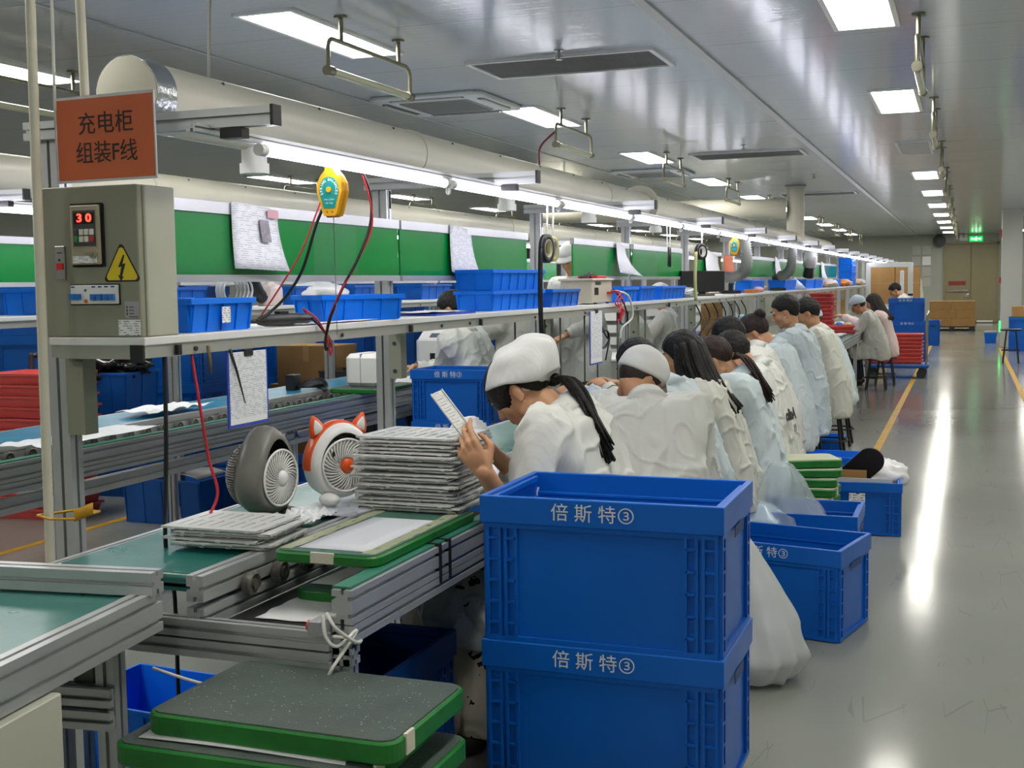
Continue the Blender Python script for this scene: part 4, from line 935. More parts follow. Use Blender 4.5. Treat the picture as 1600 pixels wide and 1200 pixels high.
# ================================================================ CRATES, BINS, TRAYS
def folding_crate(label, loc, rz=0., w=.6, dp=.4, h=.36, text=True, group='tall folding crates', m=None, sticker=False):
    m = m or BLUE
    t = empty('folding_crate', loc, rz, label, 'crate', group); a, c = w/2, dp/2; rh = h*.185
    b = MB(); i = .014; b.openbox(-a+i, a-i, -c+i, c-i, 0, h-rh+.004, .010, 0, True, 0, .012)
    for s in (-1, 1):                                  # long faces: corner ladders, base rail
        y0, y1 = sorted((s*(c-i), s*(c-i+.009)))
        b.bx(-a+i, a-i, y0, y1, 0, .014); b.bx(-a+i, a-i, y0, y1, h-rh-.012, h-rh)
        for q in (-1, 1):
            for x in (.0, .030, .046, .072): xx = q*(a-i-x-.005); b.bx(xx-.004, xx+.004, y0, y1, .014, h-rh-.012)
            for k in range(5):
                z = .014+(h-rh-.03)*(k+.6)/5
                for x in (.017, .061): xx = q*(a-i-x-.004); b.bx(xx-.012, xx+.012, y0, y1, z-.003, z+.003)
        x0, x1 = sorted((s*(a-i), s*(a-i+.009)))       # short faces
        b.bx(x0, x1, -c+i, c-i, 0, .014); b.bx(x0, x1, -c+i, c-i, h-rh-.012, h-rh)
        for q in (-1, 1):
            for y in (.0, .030): yy = q*(c-i-y-.005); b.bx(x0, x1, yy-.004, yy+.004, .014, h-rh-.012)
            for k in range(5): z = .014+(h-rh-.03)*(k+.6)/5; yy = q*(c-i-.02); b.bx(x0, x1, yy-.012, yy+.012, z-.003, z+.003)
    b.bx(-a+.03, a-.03, -c+.03, c-.03, -.004, 0)
    b.build('body', m, t)
    r = MB(); r.openbox(-a, a, -c, c, h-rh, h, .016, 0, False)
    for s in (-1, 1): r.bx(s*(a-.022)-.006, s*(a-.022)+.006, -c+.04, c-.04, h-.022, h-.006)
    for y in (-c+.02, c-.026): r.bx(-a+.02, a-.02, y, y+.006, h-rh+.006, h-rh+.016)
    r.build('rim', m, t, bevel=.0025)
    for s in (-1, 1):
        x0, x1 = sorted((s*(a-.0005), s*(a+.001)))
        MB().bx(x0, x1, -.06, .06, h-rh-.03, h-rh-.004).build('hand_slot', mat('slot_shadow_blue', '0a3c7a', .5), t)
    if text: lettering('倍 斯 特③', h*.125, WHITEP, t, (-.02*w, -c-.0006, h-rh*.52), sx=1.02, name='lettering', ext=.0004)
    if sticker: MB().grid(lambda u, v: (-.07+.085*u, -c+.004-.002*math.sin(9*u)*v, .13+.10*v), 5, 4).build('torn_sticker', LABEL, t, uv='xz')
    return t
def tote(label, loc, rz=0., w=.3, dp=.2, h=.09, tp=.012, ribs=4, m=None, group=None, sticker=None, name='parts_bin'):
    """tapered bin with a lip and outer ribs"""
    m = m or BLUEB
    t = empty(name, loc, rz, label, 'bin', group); a, c = w/2, dp/2
    b = MB(); b.openbox(-a+.006, a-.006, -c+.006, c-.006, 0, h, .004, tp, True)
    for s in (-1, 1):
        for k in range(ribs+1):
            x = (-a+.02)+(w-.04)*k/ribs; y = s*(c-.005); yb = s*(c-.005-tp)
            b.add([(x-.003, yb, .002), (x+.003, yb, .002), (x+.003, y, h-.006), (x-.003, y, h-.006), (x-.003, yb+s*.004, .002), (x+.003, yb+s*.004, .002), (x+.003, y+s*.004, h-.006), (x-.003, y+s*.004, h-.006)], [(4, 5, 6, 7) if s < 0 else (7, 6, 5, 4), (0, 4, 7, 3), (1, 2, 6, 5), (0, 1, 5, 4)])
        for k in range(3):
            y = (-c+.02)+(dp-.04)*k/2; x = s*(a-.005); xb = s*(a-.005-tp)
            b.add([(xb+s*.004, y-.003, .002), (xb+s*.004, y+.003, .002), (x+s*.004, y+.003, h-.006), (x+s*.004, y-.003, h-.006), (xb, y-.003, .002), (xb, y+.003, .002), (x, y+.003, h-.006), (x, y-.003, h-.006)], [(0, 1, 2, 3), (0, 3, 7, 4), (1, 5, 6, 2)])
    b.build('body', m, t)
    MB().openbox(-a, a, -c, c, h-.014, h+.002, .010, 0, False).build('rim', m, t, bevel=.0015)
    if sticker == 'x': MB().bx(a+.001, a+.002, -.022, .022, h*.25, h*.75).build('sticker', LABEL, t, uv='yz')
    if sticker == 'y': MB().bx(-.02, .02, -c-.002, -c-.001, h*.25, h*.75).build('sticker', LABEL, t, uv='xz')
    return t
# the tall stack in front
MB_d = empty('dolly', (-.807, 2.922, 0), 0, 'low dark dolly under the front stack of folding crates', 'dolly')
b = MB(); b.rbox(-.28, .28, -.18, .18, .115, .165, .02); b.build('deck', DARK, MB_d)
for x in (-.2, .2):
    for y in (-.12, .12):
        b = MB(); b.cyl((x, y-.014, .05), (x, y+.014, .05), .05, 16); b.bx(x-.02, x+.02, y-.02, y+.02, .1, .116); b.build('caster', BLACKR, MB_d)
folding_crate('large blue folding crate at the front, lower of the two stacked', (-.807, 2.922, .169), 0, group='folding crates of the front stack')
folding_crate('large open blue folding crate at the front, top of its stack', (-.807, 2.922, .527), 0, group='folding crates of the front stack')
folding_crate('blue folding crate on the floor right behind the front stack', (-.683, 4.978, .004), math.radians(-12), group='folding crates along the aisle')
folding_crate('blue folding crate holding the clear plastic bag, half hidden', (-.728, 5.64, .004), 0, text=False, group='folding crates along the aisle')
folding_crate('short blue crate with black insole board and torn white sticker', (-.53, 7.12, .004), math.radians(3), w=.42, dp=.6, h=.29, text=False, sticker=True, group='folding crates along the aisle')
t5 = tote('large blue tote behind the insole crate', (-.85, 8.22, 0), 0, .44, .34, .25, .03, 4, BLUEB, None, None, 'tote_bin')
tote('small blue tote beyond the large tote, at the worker stools', (-1.03, 10.1, 0), 0, .24, .36, .13, .02, 3, BLUEB, None, None, 'tote_bin')
for k, (s, x, y) in enumerate(((0, -2.92, 6.92), (1, -2.92, 6.92))):
    folding_crate(('lower' if s == 0 else 'upper')+' folding crate of the stack in the aisle behind the shelf post', (x, y, .245+.322*s), 0, w=.53, dp=.36, h=.32, group='folding crates behind the shelf post')
b = MB(); b.rbox(-.25, .25, -.17, .17, 0, .238, .01); tag(b.build('step_box', BLUED, None, (-2.92, 6.92, 0), bevel=.004), 'closed blue box under the crate stack behind the shelf post', 'box')
folding_crate('dark blue folding crate stored under the near conveyor', (-1.50, 2.80, .03), math.radians(90), w=.60, dp=.33, h=.40, text=False, m=BLUED, group='crates under the near conveyor')
folding_crate('second dark blue folding crate farther under the near conveyor', (-1.72, 4.1, .03), math.radians(90), w=.55, dp=.30, h=.40, text=False, m=BLUED, group='crates under the near conveyor')
tote('blue tote on the floor under the feeder conveyor', (-2.15, 2.82, 0), math.radians(-4), .42, .34, .26, .02, 4, BLUEB, None, None, 'tote_bin')
# floor bins seen under the second conveyor
for k, (x, y, l) in enumerate(((-4.46, 6.2, 'blue bin with a grey flap under the second conveyor, nearer'), (-4.25, 6.9, 'blue bin under the second conveyor, behind the flap bin'), (-3.70, 6.35, 'deep blue bin seen behind the orange and white fan'))):
    tt = tote(l, (x, y, 0), 0, .56, .5, .27, .02, 4, BLUED, None, None, 'tote_bin')
    if k == 0: MB().grid(lambda u, v: (.0+.26*u, -.24+.3*v, .28+.03*math.sin(3*u)), 6, 2, 0, .002).build('flap', GREYP, tt)
# contents of the aisle crates
t = tag(MB().prism([(math.cos(a)*.075, (.18 if math.sin(a) > 0 else -.18)+math.sin(a)*.075) for a in [2*PI*k/28 for k in range(28)]], (0, 0, 0), (0, .012, 0)).build('insole_board', mat('black_insole', '1f1a1c', .6), None, (-.61, 7.0, .27)), 'large black rounded insole board leaning in the short crate', 'board')
t.rotation_euler = (.35, .75, .2)
tag(MB().bx(-.10, .10, -.004, .004, 0, .30).build('cardboard_piece', CARD, None, (-.60, 6.93, .045)), 'brown cardboard piece standing in the short insole crate', 'cardboard')
tag(MB().bx(-.15, .17, -.004, .004, 0, .29).build('white_card', mat('grey_white_card', 'c9cacb', .6), None, (-.53, 6.865, .02)), 'white card standing along the front of the short insole crate', 'card')
def crumple(name, label, cat, c, r, m, seed, amp=.35, n=40, fr=3.2, mn=None):
    b = MB(); b.ell((0, 0, 0), 1, n); vs = []
    for p in b.v:
        v = Vector(p); k = 1+amp*(1-2.2*abs(noise.noise(v*fr+Vector((seed, 0, 0)))))+.12*noise.noise(v*9)
        q = Vector((v.x*r[0], v.y*r[1], v.z*r[2]))*k
        if mn is not None: q.z = max(q.z, mn)
        vs.append(tuple(q))
    b.v = vs; o = b.build(name, m, None, c); return tag(o, label, cat)
crumple('tissue_paper', 'crumpled white tissue paper in the short insole crate', 'paper', (-.43, 7.15, .285), (.12, .14, .08), PAPERW, 3, .3, 40, 2.2)
BAGM = mat('hazy_white_bag', 'd4d8da', .35, alpha=.8); BAGC = mat('clear_plastic_bag', 'd6e2ea', .2, alpha=.36)
def sack(name, label, loc, prof, m, seed, n=44, flat=1.):
    """bag: stacked rings with folds"""
    b = MB(); vs = []; N = len(prof); pr = []
    for i in range(N-1):
        for k in range(5): u = k/5; pr.append(tuple(prof[i][j]*(1-u)+prof[i+1][j]*u for j in range(4)))
    pr.append(prof[-1])
    for (r, z, ox, oy) in pr:
        for i in range(n):
            a = 2*PI*i/n; f = 1+.20*noise.noise(Vector((math.cos(a)*2.4+seed, math.sin(a)*2.4, z*5)))+.13*noise.noise(Vector((math.cos(a)*7+seed, math.sin(a)*7, z*9)))
            vs.append((ox+r*f*math.cos(a), oy+r*f*math.sin(a)*flat, z))
    M_ = len(pr); fs = [(k*n+i, k*n+(i+1) % n, (k+1)*n+(i+1) % n, (k+1)*n+i) for k in range(M_-1) for i in range(n)]+[tuple(range(n-1, -1, -1)), tuple(range((M_-1)*n, M_*n))]
    b.add(vs, fs, 0, True); o = b.build(name, m, None, loc); tag(o, label, 'bag'); return o
sack('plastic_bag', 'clear plastic bag standing up in the half hidden crate', (-.78, 5.60, .03), [(.16, .0, 0, 0), (.19, .1, 0, 0), (.19, .27, .01, 0), (.15, .36, .0, 0), (.09, .47, 0, 0), (.05, .53, .0, 0), (.01, .545, .01, 0)], BAGC, 2)
o = sack('contents_bag', 'blue-white film lying inside the half hidden crate', (-.86, 5.5, .03), [(.1, 0, 0, 0), (.13, .2, 0, 0), (.12, .3, 0, 0), (.05, .36, 0, 0), (.01, .37, 0, 0)], mat('blue_white_film', 'b9cbe0', .3), 5)
sack('rubbish_bag', 'big white rubbish bag on the floor between the front stack and next crate', (-.70, 4.22, 0), [(.05, .0, 0, 0), (.13, .02, .02, 0), (.17, .10, .03, 0), (.155, .22, .01, 0), (.12, .34, -.02, 0), (.08, .44, -.04, 0), (.05, .50, -.05, 0), (.02, .53, -.05, 0)], BAGM, 9)
# ---- green carrier trays
RUB = mat('ribbed_dark_rubber', '4c5852', .5, var=.18, vs=9, bump=.35, bs=260)
def tray(name, label, loc, rz=0., w=.52, dp=.32, h=.043, group='green carrier trays', paper=None, top=None, plates='x'):
    t = empty(name, loc, rz, label, 'tray', group); a, c = w/2, dp/2
    MB().rbox(-a, a, -c, c, 0, h-.003, .035, 0, 5, e=.004).build('tray_frame', GREENE, t)
    MB().rbox(-a+.008, a-.008, -c+.008, c-.008, h-.004, h, .03, 0, 5, e=.001).build('rubber_top', top or RUB, t)
    cp = mat('cream_plate', 'd6d2c0', .5)
    if 'x' in plates: MB().bx(a-.004, a+.003, -c+.05, -c+.085, .006, h+.001).build('corner_plate', cp, t)
    if 'n' in plates: MB().bx(-a-.003, -a+.004, -.03, .03, .004, h+.001).build('corner_plate', cp, t)
    if paper: MB().grid(lambda u, v: (-a*.85+w*.85*u, -c*.8+dp*.8*v, h+.002+.003*math.sin(4*u+2*v)), 6, 4, 0, .0006).build('paper_liner', PAPERW, t)
    return t
for k in range(12):
    z = .0488*k; top = k == 11
    ox, oy, r = (0, 0, .0) if top else ((-.045, -.045, .02) if k == 10 else (rnd.uniform(.0, .03)-.01, rnd.uniform(-.03, .0), rnd.uniform(-.03, .03)))
    nm = 'dusty green carrier tray on top of the low stack in front of the conveyor' if top else ('green carrier tray with white paper, second from top of the low stack' if k == 10 else '%s green carrier tray from the bottom of the low front stack' % ORD[k])
    tray('carrier_tray', nm, (-1.218+ox, 2.08+oy, z), r, .54, .35, .045, 'green trays of the low front stack', paper=(k == 10))
DUST = MB()
for k in range(170):
    x, y = rnd.uniform(-.25, .25), rnd.uniform(-.14, .14); a = rnd.uniform(0, PI); l = rnd.uniform(.001, .004)
    DUST.box((0, 0, 0), (l, .0007, .0005), 0, Matrix.Translation((x, y, .0436)) @ Matrix.Rotation(a, 4, 'Z'))
o = tag(DUST.build('white_lint', WHITEP, None, (-1.218, 2.08, .5388)), 'white lint and threads scattered on the top green tray', 'lint'); o['kind'] = 'stuff'
t = tray('carrier_tray', 'green carrier tray with white sheet in the lane under the plate stack', (-1.395, 2.765, .7535), math.radians(90), .62, .28, .028, 'green trays in the tray lane', top=mat('dull_green_top', '3f6a5c', .5, var=.2), plates='n')
MB().grid(lambda u, v: (-.27+.56*u, -.095+.18*v, .029+.0012*math.sin(6*u)), 8, 4, 0, .0006).build('white_sheet', mat('grey_white_sheet', 'd5d8de', .45), t)
b = MB()
for s in (-1, 1): b.grid(lambda u, v: (-.29+.58*u, s*(.092+.035*v), .0292+.004*noise.noise(Vector((u*14, v*5, s*3)))), 40, 5)
b.build('film_edge', mat('yellowish_film', 'd8d8b0', .3, alpha=.55), t)
tray('carrier_tray', 'green carrier tray with grey paper in the lower return lane', (-1.41, 2.86, .632), math.radians(90), .6, .26, .03, 'green trays in the tray lane', paper=True, top=mat('dull_green_top'))
for k in range(5): tray('carrier_tray', '%s green tray from the bottom of the pile at the workers\' stools' % ORD[k], (-.76+.01*(k % 2), 6.28+.02*k, .42+.045*k-.045*k+0.0 if False else .27+.045*k), .15*k-.2, .32, .24, .04, 'green trays by the stools', top=mat('pale_tray_top', 'b9bd9f', .6))
tote('blue tote carrying the green trays at the workers\' stools', (-.76, 6.31, 0), 0, .28, .3, .268, .02, 4, BLUED, None, None, 'tote_bin')
# ---- white slotted plates
def plate(name, label, loc, rz, w=.30, dp=.24, group=None, first=[None]):
    key = (w, dp)
    b = MB(); a, c = w/2, dp/2; n = 9
    b.bx(-a, a, -c, -c+.03, .004, .0065); b.bx(-a, a, c-.03, c, .004, .0065); b.bx(-a, a, -.012, .012, .004, .0065)
    for k in range(n):
        x = -a+(w)*(k+.5)/n; b.bx(x-w/n*.39, x+w/n*.39, -c+.03, c-.03, .004, .0065)
    b.bx(-a, -a+.012, -c, c, .004, .0065); b.bx(a-.012, a, -c, c, .004, .0065)
    for s in (-1, 1):
        b.bx(-a, a, s*(c-.002)-.002, s*(c-.002)+.002, .0012, .0045); b.bx(s*(a-.002)-.002, s*(a-.002)+.002, -c, c, .0012, .0045)
        for k in range(4):
            x = -a+w*(k+.5+.2*math.sin(k*5))/4; b.bx(x-.006, x+.006, s*c-.002, s*c+.002, 0, .004)
            y = -c+dp*(k+.5)/4; b.bx(s*a-.002, s*a+.002, y-.006, y+.006, 0, .004)
    return tag(b.build(name, mat('white_plate', 'd6d7d5', .4, var=.04), None, loc, rz), label, 'plate', group)
P0 = None
for k in range(21):
    if k < 6: q = (.012*math.sin(k*2.2), .01*math.cos(k*1.7))
    elif k < 17: q = (.02*math.sin(k*1.9)-.004, .012*math.cos(k*2.3))
    else: q = (.0+.012*math.sin(k*3), .012)
    lab = 'white slotted plate on top of the tall stack in front of the woman' if k == 20 else '%s white slotted plate from the bottom of the tall stack' % ORD[k]
    loc = (-1.425+q[0]*.7, 3.09+q[1], .7835+.0098*k); rz = .05*math.sin(k*2.7)
    if P0 is None: P0 = plate('slotted_plate', lab, loc, rz, group='plates of the tall stack')
    else: dup(P0, loc, rz, lab)
P1 = None
for k in range(6):
    lab = 'white slotted plate on top of the short stack left of the tray' if k == 5 else '%s white slotted plate from the bottom of the short stack' % ORD[k]
    loc = (-1.742+.014*math.sin(k*2.1), 2.64+.01*math.cos(k*2), .7535+.0092*k); rz = .06+.05*math.sin(k*2.3)
    if P1 is None: P1 = plate('slotted_plate', lab, loc, rz, .275, .22, 'plates of the short stack')
    else: dup(P1, loc, rz, lab)
def slat(name, label, loc, rot):
    b = MB(); b.bx(-.10, .10, -.0185, .0185, 0, .004)
    for k in range(9): x = -.088+.175*k/8; b.bx(x-.004, x+.003, -.012, .010, .004, .0055); b.bx(x+.008, x+.012, -.004, .014, .004, .0065)
    b.bx(-.10, .10, -.0185, -.016, .004, .009); b.bx(-.10, .10, .016, .0185, .004, .009)
    o = tag(b.build(name, mat('white_plate'), None, loc), label, 'plate'); o.rotation_euler = rot; return o
# ---- cloths and gloves on the belt
def rag(name, label, c, sx, sy, amp, seed, m, fr=9., cat='cloth', lift=.006):
    b = MB(); b.grid(lambda u, v: ((u-.5)*sx*(1+.12*noise.noise(Vector((v*4, seed, 0)))), (v-.5)*sy*(1+.12*noise.noise(Vector((u*4, 0, seed)))), lift+amp*(.5+abs(noise.noise(Vector((u*fr*sx*3+seed, v*fr*sy*3, 1)))))), 40, 40, 0, .001)
    return tag(b.build(name, m, None, c), label, cat)
CLOTHW = mat('white_cotton', 'e6e8ea', .8)
rag('cotton_glove', 'crumpled white cotton gloves on the belt in front of the fans', (-1.72, 2.93, .744), .13, .17, .022, 3, CLOTHW, 14, 'gloves')
rag('wiping_cloth', 'flat white cloth on the belt under the orange and white fan', (-1.72, 3.22, .743), .22, .42, .005, 8, mat('white_sheet_cloth', 'd9dde2', .6), 5)
rag('packing_film', 'white packing film on the belt behind the tall plate stack', (-1.78, 3.62, .743), .2, .34, .03, 12, CLOTHW, 6, 'film')
rag('white_film_sheet', 'white foam sheet draped over the second belt at left', (-3.95, 5.35, .75), .26, .5, .03, 15, CLOTHW, 3, 'sheet')
rag('white_film_sheet', 'white foam sheet at the left end of the second tray lane', (-3.57, 4.25, .757), .24, .75, .015, 19, CLOTHW, 3, 'sheet')
rag('white_film_sheet', 'white foam sheet lying in the second tray lane beside the white box', (-3.50, 7.4, .757), .24, .5, .012, 25, CLOTHW, 3, 'sheet')
# ---- two desk fans facing the worker
def fan(label, loc, rz, shell_m, s=1., fox=True):
    t = empty('desk_fan', loc, rz, label, 'desk fan'); t.scale = (s, s, s)
    def egg(a): # outline y,z
        y = (.100 if fox else .094)*math.cos(a)*(1-(.12 if fox else .27)*math.sin(a)); return y, (.118+.108*math.sin(a) if fox else .124+.116*math.sin(a))
    N = 48; rings = []
    for x, k in ((-.035, .80), (-.032, .90), (-.015, .985), (.0, 1.), (.02, .98), (.038, .91), (.046, .80), (.046, .74)):
        rings.append([(x, egg(2*PI*i/N)[0]*k, .110+(egg(2*PI*i/N)[1]-.110)*k) for i in range(N)])
    b = MB(); vs = sum(rings, []); b.add(vs, [(r*N+i, r*N+(i+1) % N, (r+1)*N+(i+1) % N, (r+1)*N+i) for r in range(len(rings)-1) for i in range(N)], 0, True)
    b.add(rings[0], [tuple(range(N-1, -1, -1))]); b.build('shell', shell_m, t)
    wh = mat('fan_white', 'ecece8', .25)
    c = .106; g = MB(); R = .072
    for r in (R, .030): g.tube([(.05, r*math.cos(2*PI*i/40), c+r*math.sin(2*PI*i/40)) for i in range(40)], .0035 if r == R else .002, 6, closed=True)
    for k in range(36):
        a = 2*PI*k/36; g.tube([(.049+.006*u, (.022+(R-.022)*(1-u))*math.cos(a+.55*u), c+(.022+(R-.022)*(1-u))*math.sin(a+.55*u)) for u in (0, .35, .7, 1)], .0019, 5)
    g.build('front_grille', wh, t)
    MB().lathe([(.002, .066), (.014, .064), (.020, .058), (.022, .050), (.002, .050)], 24, 0, Matrix.Translation((0, 0, c)), True, 'x').build('hub', mat('fan_orange', 'e2571f', .3) if fox else wh, t)
    bl = MB(); bl.cyl((.0455, 0, c), (.0462, 0, c), R, 32); bl.build('grille_recess', mat('fan_recess', 'b9bab6', .6) if fox else mat('fan_recess_grey', 'a8a8a2', .6), t)
    cg = MB(); m_ = shell_m
    for k in range(26):
        z = .03+.155*k/25; h = z-.110; r = math.sqrt(max(.0, .086**2-h*h)) if abs(h) < .086 else .0
        if r > .01: cg.tube([(-.034-.062*math.sin(u)*(r/.086), r*math.cos(u), z) for u in [PI*j/14 for j in range(15)]], .0022, 5)
    for q in (-.05, 0, .05): cg.tube([(-.034-.060*math.sin(u)*math.sqrt(1-(q/.09)**2), q, .110-.086*math.sqrt(1-(q/.09)**2)*math.cos(u)) for u in [PI*j/12 for j in range(13)]], .002, 5)
    cg.build('back_cage', m_, t)
    ik_ = MB(); ik_.ell((-.034, 0, .110), (.05, .074, .074), 24); ik_.build('inner_core', mat('fan_core', '8b8b88' if fox else '4c4a45', .6), t)
    if fox:
        og = mat('fan_orange'); hd_ = MB(); rr = []
        A = [math.radians(q) for q in np.linspace(-12, 192, 40)]
        for x, k in ((-.034, .925), (-.012, 1.012), (.004, 1.018), (.016, 1.01), (.024, .985), (.026, .93)):
            rr.append([(x, egg(a)[0]*k, .110+(egg(a)[1]-.110)*k) for a in A])
        hd_.add(sum(rr, []), [(r*40+i, r*40+i+1, (r+1)*40+i+1, (r+1)*40+i) for r in range(5) for i in range(39)], 0, True); hd_.build('orange_hood', og, t)
        for s_ in (-1, 1):
            e = MB(); e.lathe([(.026, 0), (.024, .018), (.016, .038), (.006, .054), (.001, .058)], 18, 0, Matrix.Translation((.004, s_*.060, .190)) @ Matrix.Rotation(-s_*.32, 4, 'X') @ Matrix.Diagonal((.55, 1, 1, 1))); e.build('ear', og, t)
            e = MB(); e.lathe([(.016, 0), (.013, .016), (.006, .032), (.001, .038)], 14, 0, Matrix.Translation((.0135, s_*.062, .197)) @ Matrix.Rotation(-s_*.32, 4, 'X') @ Matrix.Diagonal((.4, 1, 1, 1))); e.build('ear_lining', wh, t)
            e = MB(); e.ell((.05, s_*.055, .017), (.038, .026, .0175), 18); e.build('foot', wh, t)
            e = MB(); e.ell((.052, s_*.040, .140), (.002, .005, .009), 10); e.build('eye', BLACK, t)
    else:
        for s_ in (-1, 1):
            e = MB(); e.ell((.03, s_*.05, .012), (.03, .022, .0125), 16); e.build('foot', shell_m, t)
    return t
fan('orange and white fox faced desk fan on the belt, right of the grey fan', (-1.76, 3.21, .756), math.radians(-34), mat('fan_white', 'ecece8', .25), 1.08, True)
fan('plain grey egg shaped desk fan with white grille, on the belt', (-1.865, 2.97, .745), math.radians(-4), mat('fan_grey', '75736d', .35), 1.10, False)
rag('lane_paper', 'grey-white paper lying in the dark lower lane between the rails', (-1.44, 2.50, .6315), .2, .22, .004, 61, PAPERW, 3, 'paper', .001)
# ================================================================ SHELF CONTENTS AND HANGING THINGS
SZ = 1.284
G = 'parts bins on the near shelf'
tote('blue bin with white sticker on the shelf beside the cabinet', (-1.99, 2.83, SZ), math.radians(90), .31, .21, .087, group=G, sticker='y')
tote('wide blue bin behind the black screwdriver cable', (-1.995, 3.74, SZ), math.radians(62), .34, .20, .085, group=G)
tote('lower blue bin of the two stacked behind the black tape strip', (-1.99, 5.20, SZ), math.radians(84), .54, .2, .085, group=G, ribs=6)
tote('upper blue bin of the two stacked behind the black tape strip', (-1.99, 5.20, SZ+.0885), math.radians(84), .54, .2, .09, group=G, ribs=6)
tote('blue bin holding clear bags left of the beige tester', (-1.985, 5.86, SZ), math.radians(90), .46, .2, .085, group=G, m=BLUE)
tote('small blue bin right behind the beige tester', (-1.96, 7.05, SZ), math.radians(90), .36, .19, .085, group=G)
tote('middle of the three small blue bins after the tester', (-1.96, 7.47, SZ), math.radians(90), .38, .19, .09, group=G)
tote('blue bin just before the black monitor', (-1.95, 8.15, SZ), math.radians(90), .72, .19, .085, group=G, ribs=6)
for k, (y, l) in enumerate(((12.2, .8), (14.6, 1.0), (16.5, .9), (17.6, .9), (20.2, 1.0))):
    tote('%s far blue bin on the near shelf beyond the monitor' % ORD[k], (-2.03, y, SZ), math.radians(90), l, .2, .12, group=G, ribs=6)
for k in range(4): tote('far stacked blue bin at the end of the shelf, %s from the bottom' % ORD[k], (-2.00, 22.6, SZ+.124*k), math.radians(90), .8, .24, .12, group=G)
crumple('clear_bags', 'crumpled clear bags heaped in the bin left of the tester', 'bag', (-1.985, 5.82, SZ+.085), (.07, .17, .045), CLEAR, 4, .4, 40, 3)
crumple('silver_bag', 'crumpled silver bag on the shelf before the black monitor', 'bag', (-1.96, 8.85, SZ+.03), (.08, .22, .035), mat('silver_film', 'c8ccd0', .3, .4), 6, .4, 40, 3, -.03)
# beige bench tester
t = empty('bench_tester', (-1.975, 6.49, SZ), math.radians(0), 'beige bench tester with red sockets on the shelf', 'tester')
MB().rbox(-.09, .09, -.20, .20, .008, .128, .006).build('tester_case', mat('tester_beige', 'b9b2a0', .45), t)
MB().rbox(-.1, .1, -.21, .21, .128, .140, .006).build('tester_lid', mat('tester_lid', 'd2cec0', .4), t)
b = MB()
for k in range(8): b.bx(.0895, .0915, -.15+.010*k, -.145+.010*k, .05, .09)
b.bx(.0895, .0915, -.13, -.03, .105, .122); b.build('vent_slots', BLACK, t)
b = MB()
for k in range(4): b.cyl((.09, .1+.022*k, .06), (.104, .1+.022*k, .06), .007, 10)
b.build('red_socket', WIRER, t)
MB().rbox(-.06, .06, .02, .2, .141, .156, .01).build('red_pouch', mat('red_pouch', 'c4242e', .5), t)
for q in ((-.07, -.07), (.07, -.07), (-.07, .17), (.07, .17)): MB().cyl((q[0], q[1], 0), (q[0], q[1], .008), .01, 8).build('rubber_foot', BLACK, t)
def wire(label, pts, r, m, name='cable', n=6, cat='cable', group=None):
    return tag(MB().tube(smooth_path(pts, n), r, 6).build(name, m), label, cat, group)
wire('black cable lying on the lid of the beige tester', [(-1.95, 6.3, SZ+.145), (-1.92, 6.4, SZ+.165), (-1.97, 6.5, SZ+.16), (-1.93, 6.42, SZ+.146)], .008, BLACK)
for k in range(4):
    wire('%s red test lead spilling from the beige tester over the shelf edge' % ORD[k], [(-1.865, 6.6+.02*k, SZ+.07), (-1.83, 6.66+.03*k, SZ+.06-.02*k), (-1.835, 6.58+.05*k, SZ-.0), (-1.82, 6.72-.04*k, SZ-.05), (-1.84, 6.62+.03*k, SZ-.10), (-1.825, 6.70, SZ-.03)], .004, WIRER, 'test_lead', group='red test leads')
wire('white lead hanging past the shelf edge below the tester', [(-1.865, 6.68, SZ+.07), (-1.81, 6.76, SZ+.04), (-1.80, 6.82, SZ-.08), (-1.83, 6.7, SZ-.14), (-1.835, 6.68, SZ-.20)], .006, WIREW)
wire('black lead looped below the tester', [(-1.865, 6.65, SZ+.08), (-1.82, 6.70, SZ+.0), (-1.82, 6.78, SZ-.10), (-1.84, 6.72, SZ-.12), (-1.84, 6.66, SZ-.06)], .005, BLACK)
wire('coiled black cable hanging under the shelf by the blue clipboard', [(-1.90, 6.5, SZ-.02), (-1.9, 6.52, SZ-.12)]+[(-1.9+.01*math.sin(k), 6.56+.09*math.cos(k*.9), SZ-.20+.05*math.sin(k*.9)) for k in range(15)]+[(-1.9, 6.6, SZ-.32)], .005, BLACK)
# electric screwdriver on the shelf with its leads and the spring balancer above
t = empty('screwdriver', (-1.905, 3.16, SZ+.019), math.radians(86), 'black electric screwdriver lying at the front of the shelf', 'screwdriver')
MB().lathe([(.004, -.17), (.006, -.13), (.012, -.12), (.017, -.09), (.019, -.02), (.0185, .06), (.016, .12), (.012, .135), (.006, .15), (.004, .17)], 20, 0, None, True, 'x').build('grip', mat('screwdriver_black', '1b1b1d', .45), t)
MB().rbox(-.03, .02, -.008, .012, .015, .026, .004).build('lever', BLACK, t)
wire('black lead running from the balancer down to the screwdriver', [(-1.70, 3.14, 1.765), (-1.72, 3.125, 1.67), (-1.75, 3.10, 1.58), (-1.80, 3.10, 1.45), (-1.86, 3.10, 1.37), (-1.90, 3.06, 1.32), (-1.91, 3.02, SZ+.02)], .0045, BLACK)
wire('red lead beside the black one running down to the screwdriver', [(-1.70, 3.13, 1.765), (-1.73, 3.09, 1.64), (-1.78, 3.06, 1.50), (-1.84, 3.04, 1.40), (-1.89, 3.03, 1.33), (-1.905, 3.04, SZ+.035)], .0025, WIRER)
